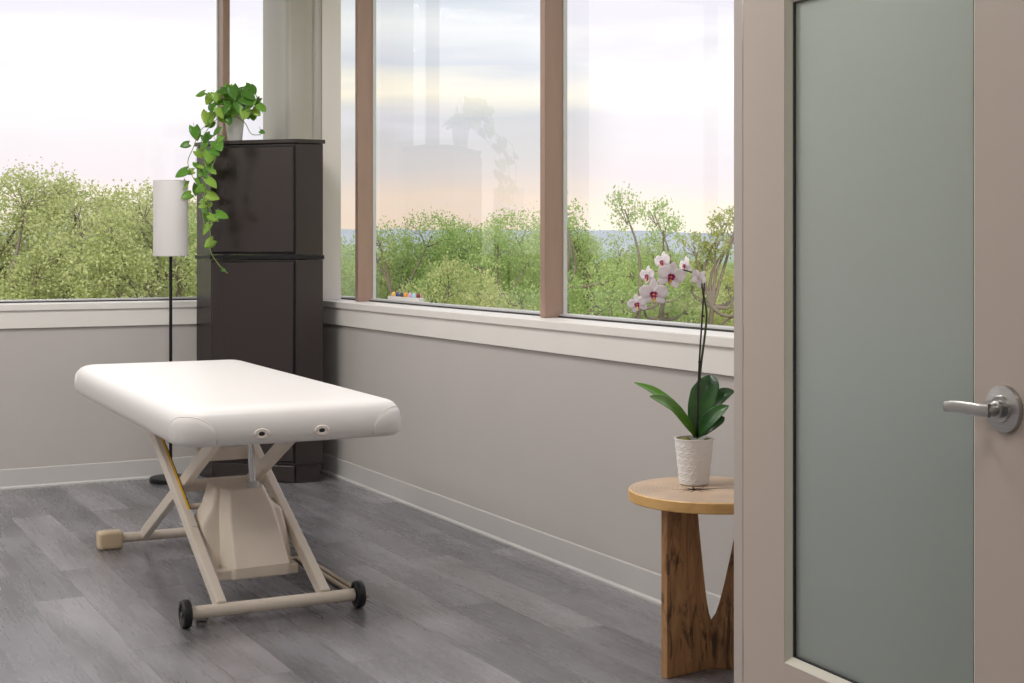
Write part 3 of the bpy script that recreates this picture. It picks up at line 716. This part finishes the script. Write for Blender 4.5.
for k in range(26):      # smaller leaves scattered along the hanging stems
    f_ = rng.random(); vn = vines[rng.choice((0, 1, 5))]; q_ = f_*(len(vn)-2)+.6; j_ = int(q_); x_ = vn[j_][0]+(vn[j_+1][0]-vn[j_][0])*(q_-j_)+rng.uniform(-14, 14); y_ = vn[j_][1]+(vn[j_+1][1]-vn[j_][1])*(q_-j_)
    if y_ < 520: leafs.append((x_, y_, rng.uniform(.03, .05), rng.uniform(-1.2, 1.2)))
for (x, y, s, a_) in leafs:
    Y_ = (7.52 if x < 250 and y > 190 else 7.60)+rng.uniform(-.05, .05)
    if x > 200 and y > 225: Y_ = 7.42+rng.uniform(-.02, .02)
    c_ = zpx(x, y, Y_); st = pleaf(c_, s*1.05, a_)
    tube(vb, [st, st+Vector((rng.uniform(-.01, .01), rng.uniform(-.01, .01), rng.uniform(.012, .03)))], .0011, 5)
for k in range(52):     # the crown over the pot, all around
    a_ = rng.uniform(0, 2*math.pi); r_ = rng.uniform(.02, .10); z_ = CTOP+.20-r_*.5+rng.uniform(-.02, .03)
    c_ = Vector((pp0.x+r_*math.cos(a_), pp0.y+r_*math.sin(a_), z_))
    if c_.y > 7.66: continue
    out = Vector((math.cos(a_), math.sin(a_), -.5)).normalized(); s_ = rng.uniform(.045, .07)
    add_leaf(lb, c_-out*s_*.4, c_+out*s_*.6, s_*.86, (out.x*.5, out.y*.5, 1), heart=.22, droop=.06, fold=-.15, shape=heart_shape)
    tube(vb, smoothpath([(pp0.x+.3*r_*math.cos(a_), pp0.y+.3*r_*math.sin(a_), CTOP+.14), (pp0.x+.5*r_*math.cos(a_), pp0.y+.5*r_*math.sin(a_), z_-.01), c_-out*s_*.36], 4), .0014, 5)
finish('vines', vb, M_vine, po, world=True, smooth=True)
def finish_leaf(name, bm, mat, parent, thick=.0006, kind=None):
    o = finish(name, bm, mat, parent, world=True, smooth=True, kind=kind)
    m_ = o.modifiers.new('solid', 'SOLIDIFY'); m_.thickness = thick; m_.offset = 0
    return o
finish_leaf('foliage', lb, M_pothos, po)

# ------------------------------------------------------------------ side table
ST0 = P(.59, 4.22)
tb = thing('side_table', 'small round wooden side table with slab legs under the orchid', 'side table', ST0)
ZT = .534
b = NB(); lathe(b, [(0, ZT), (.237, ZT), (.2405, ZT-.003), (.2405, ZT-.030), (.2375, ZT-.033), (0, ZT-.033)], 96)
topo = finish('tabletop', b, [M_top, M_rim], tb, smooth=True, autosm=35)
for p_ in topo.data.polygons:
    if abs(p_.normal.z) < .9 or p_.center.z < ZT-.02: p_.material_index = 1
# dark star crack filled into the end grain
b = NB(); cc = at(694, 489.5, 4.207)-ST0; cc.z = 0; crng = random.Random(3)
for a_, L_ in ((-5, .20), (25, .05), (70, .05), (110, .04), (165, .07), (200, .06), (235, .05), (280, .05), (320, .06), (345, .05)):
    a2 = R(a_)+TH*-1+R(18); pts = [cc.xy]
    d = Vector((math.cos(a2), math.sin(a2))); pts = []
    for k in range(9):
        f_ = k/8; pts.append(cc.xy+d*(L_*f_)+Vector((-d.y, d.x))*crng.uniform(-.004, .004))
    Lf, Rt = [], []
    for k, p_ in enumerate(pts):
        w_ = .0034*(1-k/8)+.0010; q_ = Vector((-d.y, d.x))*w_
        if p_.length > .232: continue
        Lf.append(p_+q_); Rt.append(p_-q_)
    lo = [b.verts.new((p_.x, p_.y, ZT+.0006)) for p_ in Lf+Rt[::-1]]
    b.faces.new(lo)
finish('crack_inlay', b, mk('dark_crack', srgb(52, 40, 34), .6), topo)
for dcam, it_, outer in ((216.6, .060, .182), (348.0, .094, .200), (126.0, .068, .175)):
    a_ = R(dcam)-TH; b = NB()
    prof_leg = [(.0, 0), (outer, 0), (outer, ZT-.033), (it_, ZT-.033)]+[(it_*k_, z_) for k_, z_ in ((.86, .42), (.68, .34), (.50, .26), (.34, .20), (.20, .160))]+[(.0, .133)]
    Mt = Matrix.Rotation(a_, 4, 'Z') @ Matrix.Rotation(R(90), 4, 'X')
    prism(b, prof_leg, -.013, .013, Mt); finish('leg', b, M_leg, tb, bevel=.002)

# ------------------------------------------------------------------ orchid
ORY = 4.30
OR0 = P((694-512)/F*ORY, ORY, ZT+.0008)
orc = thing('potted_orchid', 'white orchid with magenta lips in a textured white pot on the side table', 'potted plant', OR0)
PH = .138
def scalepat(a, z):
    if z < .006 or z > PH-.010: return 0
    n_ = 14; hgt = .0205; row = math.floor(z/hgt); ph = (a/(2*math.pi)*n_+.5*(row % 2)) % 1.0
    arc = math.sqrt(max(0, 1-(2*ph-1)**2)); zz = (z/hgt)-row
    d = abs(zz-(.15+.75*arc)); d2 = abs(zz-(-.25+.75*arc))
    return .0016*math.exp(-(d/.10)**2)+.0009*math.exp(-(d2/.09)**2)
prof_p = [(0, 0), (.040, 0), (.0425, .002)]+[(.0435+(.0585-.0435)*z/PH, z) for z in [PH*i/90 for i in range(2, 91)]]+[(.0605, PH), (.0605, PH+.003), (.056, PH+.003), (.054, PH-.012), (0, PH-.014)]
finish('pot', lathe(NB(), prof_p, 224, fr=lambda a, z: scalepat(a, z)), M_potmatte, orc, smooth=True, autosm=60)
b = NB(); lathe(b, [(0, PH-.006), (.03, PH-.008), (.0535, PH-.012)], 32); finish('potting_bark', b, M_soil, orc, smooth=True)
b = NB()
for (dx, dy, r_) in ((-.035, -.02, .016), (-.018, -.035, .014), (.02, -.038, .012), (.035, -.02, .014), (-.01, .03, .015)):
    v_ = bmesh.ops.create_icosphere(b, subdivisions=2, radius=r_, matrix=Matrix.Translation((dx, dy, PH-.006)) @ Matrix.Diagonal((1, 1, .5, 1)))
    for q_ in v_['verts']: q_.co += Vector(noise.noise_vector(q_.co*60))*.003
finish('moss', b, M_moss, orc, smooth=True)
def opx(x, y, Y=ORY): return at(620+x/4.875, 360+y/4.875, Y)
toc = Vector((-ST, -CT, 0))
def oleaf(path, widths, nrm, mat, name='leaf'):
    """strap leaf along a path"""
    b = NB(); pts = smoothpath(path, 5); n = len(pts); rows = []
    for i, p_ in enumerate(pts):
        d = (pts[min(n-1, i+1)]-pts[max(0, i-1)]).normalized(); s = d.cross(Vector(nrm)).normalized(); nn = s.cross(d); f_ = i/(n-1)
        k = f_*(len(widths)-1); j = min(int(k), len(widths)-2); w_ = widths[j]+(widths[j+1]-widths[j])*(k-j)
        w_ *= math.sqrt(max(0, 1-(max(0, f_-.72)/.28)**2.2)) if f_ > .72 else 1
        rows.append([b.verts.new(p_+s*w_/2*x+nn*(abs(x)**1.5*w_*.14)) for x in (-1, -.7, -.35, 0, .35, .7, 1)])
    for i in range(n-1):
        for k in range(6): b.faces.new([rows[i][k], rows[i][k+1], rows[i+1][k+1], rows[i+1][k]]).smooth = True
    o = finish(name, b, mat, orc, world=True, smooth=True); m_ = o.modifiers.new('solid', 'SOLIDIFY'); m_.thickness = .0022; m_.offset = 0
    m_ = o.modifiers.new('sub', 'SUBSURF'); m_.levels = 1; m_.render_levels = 1
c0 = opx(372, 375)
up = Vector((0, 0, 1)); rt = Vector((CT, -ST, 0))
oleaf([c0, opx(335, 325, 4.30), opx(250, 220, 4.33), opx(160, 150, 4.36), opx(66, 108, 4.38)], [.018, .03, .040, .034, .014], up*.7+toc*.6+rt*.2, M_orleafl)
oleaf([c0, opx(335, 320, 4.27), opx(275, 250, 4.24), opx(215, 205, 4.21), opx(142, 176, 4.19)], [.018, .036, .050, .048, .020], up*.7+toc*.7+rt*.2, M_orleafl)
oleaf([c0, opx(384, 290, 4.29), opx(405, 200, 4.29), opx(430, 120, 4.30), opx(438, 72, 4.32)], [.02, .05, .078, .072, .035], toc+rt*-.25, M_orleaf)
oleaf([c0, opx(400, 280, 4.31), opx(455, 210, 4.31), opx(515, 165, 4.31), opx(562, 152, 4.31)], [.02, .05, .058, .044, .014], toc*.8+up*.6-rt*.3, M_orleaf)
oleaf([c0, opx(400, 335, 4.28), opx(440, 290, 4.26), opx(490, 245, 4.25), opx(531, 222, 4.25)], [.02, .044, .052, .040, .014], toc*.8+up*.6-rt*.3, M_orleaf)
oleaf([c0, opx(405, 350, 4.32), opx(445, 320, 4.31), opx(490, 292, 4.31), opx(510, 278, 4.31)], [.02, .04, .044, .034, .014], toc*.8+up*.6-rt*.3, M_orleaf)
oleaf([c0, opx(358, 300, 4.33), opx(362, 220, 4.34), opx(372, 150, 4.35), opx(380, 105, 4.35)], [.02, .03, .040, .034, .014], toc-rt*.6, M_orleaf)
# stake and flower stem
b = NB(); tube(b, smoothpath([at(697, 436, 4.29), at(699, 370, 4.29), at(702, 320, 4.29), at(704.5, 283, 4.29)], 5), [.0033, .0024], 8)
finish('stake', b, M_stake, orc, world=True, smooth=True)
b = NB(); tube(b, smoothpath([at(695, 436, 4.30), at(697.5, 400, 4.31), at(701, 365, 4.295), at(705.5, 330, 4.30), at(706.5, 312, 4.30), at(703, 292, 4.30), at(700, 278, 4.31), at(693, 273, 4.31), at(682, 270, 4.31), at(668, 272, 4.31), at(655, 283, 4.31), at(645, 295, 4.31), at(638, 303, 4.31)], 6), [.0042, .0014], 8)
finish('stem', b, M_stemg, orc, world=True, smooth=True)
for (x, y) in ((699.8, 362), (702.3, 329), (703, 316)):
    c_ = at(x, y, 4.293); finish('stem_clip', tube(NB(), [c_-Vector((0, 0, .003)), c_+Vector((0, 0, .003))], .0055, 10), M_stake, orc, world=True, smooth=True)
def flower(px, py, Y, dia, nrm, roll=0.0):
    c_ = at(px, py, Y); dia *= 1.12; n = Vector(nrm).normalized(); u = (Vector((0, 0, 1))-n*n.z).normalized(); r_ = u.cross(n).normalized()
    ro = Matrix.Rotation(roll, 3, n); u = ro @ u; r_ = ro @ r_
    b = NB(); R_ = dia/2
    def shp(t_): return max(0, math.sin(math.pi*min(1, .10+.90*t_))**.7) if t_ < 1 else .12
    for a_, w_, L_ in ((0, .62, 1.0), (130, .60, .95), (-130, .60, .95)):
        d = u*math.cos(R(a_))+r_*math.sin(R(a_)); add_leaf(b, c_-n*.004+d*R_*.05, c_-n*.006+d*R_*L_, R_*w_, n, fold=.22, shape=shp, NL=7)
    for a_ in (68, -68):
        d = u*math.cos(R(a_))+r_*math.sin(R(a_)); add_leaf(b, c_+d*R_*.05, c_+d*R_*1.02+n*.004, R_*1.12, n, fold=.12, shape=lambda t_: shp(t_)*(.55+.75*t_-.25*t_*t_), NL=8, wave=.08)
    o = finish('flower', b, M_petal, orc, world=True, smooth=True)
    m_ = o.modifiers.new('solid', 'SOLIDIFY'); m_.thickness = .0008; m_.offset = 0
    b = NB()
    for sx in (-1, 1):
        add_leaf(b, c_+n*.003, c_+n*.008+(r_*sx*.27+u*.08)*R_, R_*.34, n+u*.4, fold=.5, shape=shp, NL=4)
        add_leaf(b, c_+n*.004, c_+n*.009+(r_*sx*.20-u*.16)*R_, R_*.28, n, fold=.4, shape=shp, NL=4)
    add_leaf(b, c_+n*.005, c_+n*.012-u*R_*.42, R_*.30, n, fold=-.4, shape=shp, NL=5)
    lip = finish('lip', b, M_magenta, o, world=True, smooth=True); MEMO_parentfix(lip)
    b = NB(); add_leaf(b, c_+n*.010-u*R_*.14, c_+n*.016-u*R_*.46, R_*.18, n, fold=.3, shape=shp, NL=4)
    bmesh.ops.create_icosphere(b, subdivisions=2, radius=R_*.07, matrix=Matrix.Translation(c_+n*.008))
    cl = finish('column', b, M_lipy, o, world=True, smooth=True); MEMO_parentfix(cl)
def MEMO_parentfix(o): pass
# parts of parts share the orchid's local frame: register every mesh parent under it
_old_finish = finish
def finish(name, bm, mat, parent=None, world=False, **k):
    if world and parent is not None and parent.name not in MEMO:
        root = parent
        while root.name not in MEMO: root = root.parent
        bmesh.ops.transform(bm, matrix=MEMO[root.name].inverted(), verts=bm.verts); world = False
    return _old_finish(name, bm, mat, parent, world=world, **k)
flower(637.8, 304.5, 4.29, .058, toc*.9-rt*.35-up*.1, R(15))
flower(653.7, 294.0, 4.27, .082, toc-rt*.1-up*.25)
flower(670.5, 276.5, 4.27, .084, toc*.9+rt*.15-up*.2, R(-14))
flower(663.5, 262.5, 4.29, .062, toc*.6-rt*.75, R(8))
flower(648.5, 276.5, 4.31, .060, toc*.6-rt*.75-up*.1, R(5))
flower(686.0, 266.0, 4.31, .060, rt*-.92+toc*.35, R(20))
flower(698.3, 279.0, 4.30, .056, toc*-.75-rt*.35+up*.15, R(35))

# ------------------------------------------------------------------ stone tray on the sill
TY = 6.746
tray = thing('display_tray', 'small white tray of coloured stones on the window sill at the bronze mullion', 'tray', (2.971, TY, SILL+.0522), 0)
b = NB(); L_, W_, H_ = .200, .0145, .022
box(b, (-W_, -L_, 0), (W_, L_, .012)); box(b, (-W_, -L_, .012), (-W_+.002, L_, H_)); box(b, (W_-.002, -L_, .010), (W_, L_, H_)); box(b, (-W_+.002, -L_, .010), (W_-.002, -L_+.005, H_)); box(b, (-W_+.002, L_-.005, .010), (W_-.002, L_, H_))
finish('tray_body', b, M_potwhite, tray)
cols = [('red', (140, 40, 52)), ('pale_blue', (176, 212, 220)), ('lilac', (206, 178, 214)), ('orange', (240, 160, 60)), ('grey', (72, 84, 90)), ('navy', (62, 76, 130)), ('yellow', (246, 190, 96))]
posn = ['nearest the camera', 'second from the near end', 'third from the near end', 'in the middle', 'third from the far end', 'second from the far end', 'at the far end by the mullion']
for i, (cn, c_) in enumerate(cols):
    b = NB(); r_ = .0118; v_ = bmesh.ops.create_icosphere(b, subdivisions=3, radius=r_, matrix=Matrix.Diagonal((.94, 1, 1.3, 1)))
    for q_ in b.verts: q_.co.z *= (1.0 if q_.co.z < 0 else 1.18); q_.co += noise.noise_vector(q_.co*40+Vector((i*3, 0, 0)))*.0004
    o = finish('polished_stone', b, mk('stone_'+cn, srgb(*c_), .3), None, smooth=True)
    o.location = (2.971, TY-.165+i*.053, SILL+.0522+.012+r_*1.3+.0004)
    tag(o, f'{cn.replace("_", " ")} polished egg-shaped stone in the white sill tray, {posn[i]}', 'stone', 'coloured stones in the white tray')

# ------------------------------------------------------------------ outdoors
GZ = -7.0
b = NB()
# gently rolling meadow, wide ring grid
rad = [4.5, 10, 20, 40, 70, 110, 160, 230, 340, 500, 750, 1200, 2500]; NS = 72; rg = []
for r_ in rad:
    rg.append([b.verts.new((r_*math.cos(2*math.pi*k/NS), 4+r_*math.sin(2*math.pi*k/NS), GZ+(noise.noise(Vector((r_*math.cos(2*math.pi*k/NS)/60, r_*math.sin(2*math.pi*k/NS)/60, 0)))*1.2 if r_ > 30 else 0))) for k in range(NS)])
b.faces.new(rg[0])
for i in range(len(rad)-1):
    for k in range(NS): b.faces.new([rg[i][k], rg[i][(k+1) % NS], rg[i+1][(k+1) % NS], rg[i+1][k]])
M_grass = noisy('meadow_grass', srgb(150, 166, 96), srgb(184, 190, 124), .95, (.05, .05, .05), 0, detail=8)
struct('ground', b, M_grass, smooth=True)
M_hill = noisy('hazed_distant_hill', srgb(160, 172, 184), srgb(172, 182, 192), 1.0, (.012, .012, .03), 0, detail=8, spec=0.0)  # pale blue-grey: distance haze painted straight into the hill colour
def hills(name, dist, hgt, seed, label, mat):
    b = NB(); N = 220; rows = []
    for j, (dd, hf) in enumerate(((0, 0), (60, .55), (140, .9), (220, 1.0), (380, .8), (600, 0))):
        row = []
        for i in range(N+1):
            a_ = R(-25+100*i/N); r_ = dist+dd
            hz_ = hgt*(.72+.5*noise.noise(Vector((a_*5+seed, j*.15, 0)))+.10*noise.noise(Vector((a_*45+seed, j, 0)))+.05*noise.noise(Vector((a_*160+seed, j, 2))))
            row.append(b.verts.new((r_*math.sin(a_), r_*math.cos(a_), GZ-1+max(0, hz_*hf))))
        rows.append(row)
    for j in range(5):
        for i in range(N): b.faces.new([rows[j][i], rows[j][i+1], rows[j+1][i+1], rows[j+1][i]])
    o = finish(name, b, mat, None, smooth=True); tag(o, label, 'hill', kind='structure')
hills('hill', 1300, 31, 4.2, 'long wooded hill tinted blue-grey for haze on the horizon behind the trees', M_hill)
M_hill2 = noisy('hazed_nearer_hill', srgb(146, 164, 160), srgb(160, 174, 164), 1.0, (.02, .02, .05), 0, detail=8, spec=0.0)  # haze painted into this colour too, greener for the nearer rise
hills('hill', 620, 12.5, 9.1, 'low wooded rise tinted green-grey for haze in front of the blue horizon hill', M_hill2)

# ---- trees
def build_tree(seed, H, crown_r, crown_lo, nleaf, leafsize, kind):
    """trunk forking into limbs that carry leafy clumps spread through a rounded crown"""
    rg_ = random.Random(seed); npr = np.random.RandomState(seed); tb_ = NB()
    z0 = H*crown_lo; cz = (z0+H)/2; rz = (H-z0)/2
    ncl = {'oak': 64, 'open': 62, 'birch': 44}[kind]; clumps = []
    while len(clumps) < ncl:
        a_ = rg_.uniform(0, 2*math.pi); zz = rg_.uniform(-.92, 1); q = (.30+.70*rg_.random()**(.45 if kind != 'open' else .6))
        env = math.sqrt(max(0, 1-abs(zz)**(3.2 if zz > 0 else 3.2)))
        rr_ = crown_r*env*q*(1+.22*math.sin(a_*3+seed)+.12*math.sin(a_*5+2*seed))
        if kind == 'birch': rr_ *= (1-.35*max(0, zz))
        c_ = Vector((rr_*math.cos(a_), rr_*math.sin(a_), cz+zz*rz*(.86+.14*rg_.random())-.25))
        s_ = rg_.uniform(.48, .92)*(crown_r/2.9)*{'oak': 1, 'open': .66, 'birch': .85}[kind]
        clumps.append((c_, s_))
    top_ = max(c_.z+s_*.6 for c_, s_ in clumps)
    for c_, s_ in clumps: c_.z += max(0, (c_.z-z0)/(H-z0))*(H-top_)*1.1
    tube(tb_, [(0, 0, -.3), (.05, .02, z0*.5), (.02, 0, z0), (.05, .05, z0+rz*.5)], [.26, .21, .17, .12], 8, caps=False)
    limbs = []
    for k in range(9 if kind != 'birch' else 5):
        a_ = 2*math.pi*k/9*1.0+rg_.uniform(-.3, .3); r_ = crown_r*rg_.uniform(.35, .6)
        e_ = Vector((r_*math.cos(a_), r_*math.sin(a_), cz+rz*rg_.uniform(-.25, .5))); st = Vector((0, 0, z0*rg_.uniform(.75, 1.1)))
        mid = st*.5+e_*.5+Vector((rg_.uniform(-.3, .3), rg_.uniform(-.3, .3), rg_.uniform(-.5, .1)))
        pp_ = smoothpath([st, mid, e_], 4); tube(tb_, pp_, [.12, .05], 6, caps=False); limbs.append(pp_)
    for c_, s_ in clumps:
        best = min(((p_-c_).length+.6*max(0, p_.z-c_.z), i_, j_) for i_, l_ in enumerate(limbs) for j_, p_ in enumerate(l_))
        p_ = limbs[best[1]][best[2]]; mid = p_*.5+c_*.5+Vector((rg_.uniform(-.25, .25), rg_.uniform(-.25, .25), rg_.uniform(-.25, .1)))
        pp_ = smoothpath([p_, mid, c_], 3); tube(tb_, pp_, [.045, .018], 5, caps=False)
        for k in range(5):
            e_ = c_+Vector((rg_.uniform(-1, 1), rg_.uniform(-1, 1), rg_.uniform(-.6, .7)))*s_*.75; tube(tb_, [c_.lerp(p_, .15), c_.lerp(e_, .5)+Vector((0, 0, -.04)), e_], [.014, .005], 3, caps=False)
    me_t = bpy.data.meshes.new('trunk'); tb_.to_mesh(me_t); tb_.free(); me_t.materials.append(M_bark)
    me_t.polygons.foreach_set('use_smooth', [True]*len(me_t.polygons))
    # every clump is a handful of small sprays, every spray a tuft of leaves
    C0 = np.array([c_[:] for c_, s_ in clumps]); S0 = np.array([s_ for c_, s_ in clumps]); nsp = nleaf//22
    w = S0**2; idx = npr.choice(len(C0), nsp, p=w/w.sum())
    d = npr.normal(0, 1, (nsp, 3)); d /= np.linalg.norm(d, axis=1)[:, None]; rad_ = npr.uniform(.35, 1.02, nsp)**.45
    SP = C0[idx]+d*(S0[idx]*rad_)[:, None]*np.array([1, 1, .72])
    ji = npr.randint(0, nsp, nleaf); C = SP[ji]+npr.normal(0, .075*(crown_r/2.9)+.015, (nleaf, 3))
    nrm = npr.normal(0, 1, (nleaf, 3)); nrm[:, 2] += .6; nrm /= np.linalg.norm(nrm, axis=1)[:, None]
    s = np.cross(nrm, npr.normal(0, 1, (nleaf, 3))); s /= np.linalg.norm(s, axis=1)[:, None]; u = np.cross(nrm, s)
    sz = leafsize*npr.uniform(.6, 1.3, (nleaf, 1))
    V = np.stack([C-u*sz, C+s*sz*.6+nrm*sz*.12, C+u*sz, C-s*sz*.6+nrm*sz*.12], 1).reshape(-1, 3)
    me = bpy.data.meshes.new('foliage'); me.vertices.add(len(V)); me.vertices.foreach_set('co', V.ravel())
    me.loops.add(nleaf*4); me.loops.foreach_set('vertex_index', np.arange(nleaf*4)); me.polygons.add(nleaf)
    me.polygons.foreach_set('loop_start', np.arange(0, nleaf*4, 4)); me.update(calc_edges=True)
    return me_t, me
PROTO = {
 'oak_a': (build_tree(11, 9.8, 3.1, .28, 105000, .034, 'oak'), M_oak),
 'oak_b': (build_tree(23, 9.8, 2.8, .30, 100000, .034, 'oak'), M_oak),
 'green': (build_tree(37, 9.8, 2.9, .32, 92000, .034, 'oak'), M_oak2),
 'open': (build_tree(41, 9.8, 2.9, .36, 40000, .034, 'open'), M_oak2),
 'birch': (build_tree(59, 9.8, 1.6, .30, 15000, .032, 'birch'), M_birch)}
for k_, ((a_, f_), m_) in PROTO.items(): f_.materials.append(m_)
def tree(kind, px, Y, top_py, label, wide=1.0, group=None, rz=0.0, name='deciduous_tree'):
    p = P((px-512)/F*Y, Y, GZ-.2); top = EYE+(HZ-top_py)/F*Y; H = top-GZ+.2; s = H/9.8
    r = thing(name, label, 'tree', p, rz, group); r.scale = (s*wide, s*wide, s)
    (mt_, mf_), _ = PROTO[kind]
    for nm, me in (('trunk', mt_), ('foliage', mf_)):
        o = bpy.data.objects.new(nm, me); COL.objects.link(o); o.parent = r
    return r
g1_ = 'trees outside the left window'; g2_ = 'trees outside the right windows'
tree('oak_a', 38, 27, 170, 'large yellow-green tree filling the far left of the left window', 1.0, g1_)
tree('oak_b', 108, 26, 188, 'yellow-green tree just left of the floor lamp shade, outside the left window', .95, g1_, 1.1)
tree('oak_a', 172, 33, 196, 'pale green tree seen behind the floor lamp pole, outside the left window', .9, g1_, 2.3)
tree('oak_b', -70, 28, 180, 'yellow-green tree standing past the left edge of the left window', 1.1, g1_, 4.0)
tree('green', 232, 30, 204, 'green tree hidden for the most part behind the dark cabinet', .9, g1_, .6)
tree('green', 352, 42, 244, 'small green tree seen between the white jamb and the first bronze mullion', .9, g2_, 2.0)
tree('green', 440, 30, 215, 'rounded bright green tree in the middle of the centre pane', .90, g2_, .3)
tree('green', 506, 32, 214, 'bright green tree left of the wide bronze mullion', .92, g2_, 3.4)
tree('oak_b', 474, 22, 262, 'low yellow-green tree in front of the two rounded trees in the centre pane', .7, g2_, 5.0)
tree('green', 396, 36, 250, 'low green tree behind the stone tray at the left of the centre pane', .8, g2_, 4.4)
tree('open', 598, 26, 197, 'open branching tree with visible dark limbs right of the wide bronze mullion', .80, g2_, .9)
tree('birch', 716, 27, 209, 'thin sparse tree rising behind the orchid flowers', .95, g2_, 1.9)
tree('green', 556, 38, 226, 'green tree partly hidden behind the wide bronze mullion', .7, g2_, 1.4)
tree('oak_b', 655, 40, 246, 'low pale green tree behind the orchid at the foot of the far field', .9, g2_, 2.9)
WH = ['far left of the hedgerow, beside the white jamb', 'behind the stone tray in the centre pane', 'against the left edge of the wide bronze mullion', 'just right of the wide bronze mullion', 'under the open branching tree', 'behind the hanging orchid flowers', 'under the thin sparse tree', 'hidden by the glazed door edge']
for i, (px, Y, ty) in enumerate(((368, 95, 258), (452, 125, 253), (530, 100, 256), (578, 130, 256), (615, 92, 262), (662, 125, 257), (708, 98, 262), (755, 120, 258))):
    tree(('oak_a', 'green', 'oak_b')[i % 3], px, Y, ty, 'distant rounded tree beyond the field, '+WH[i], 1.6, 'hedgerow trees beyond the field', i*1.3)
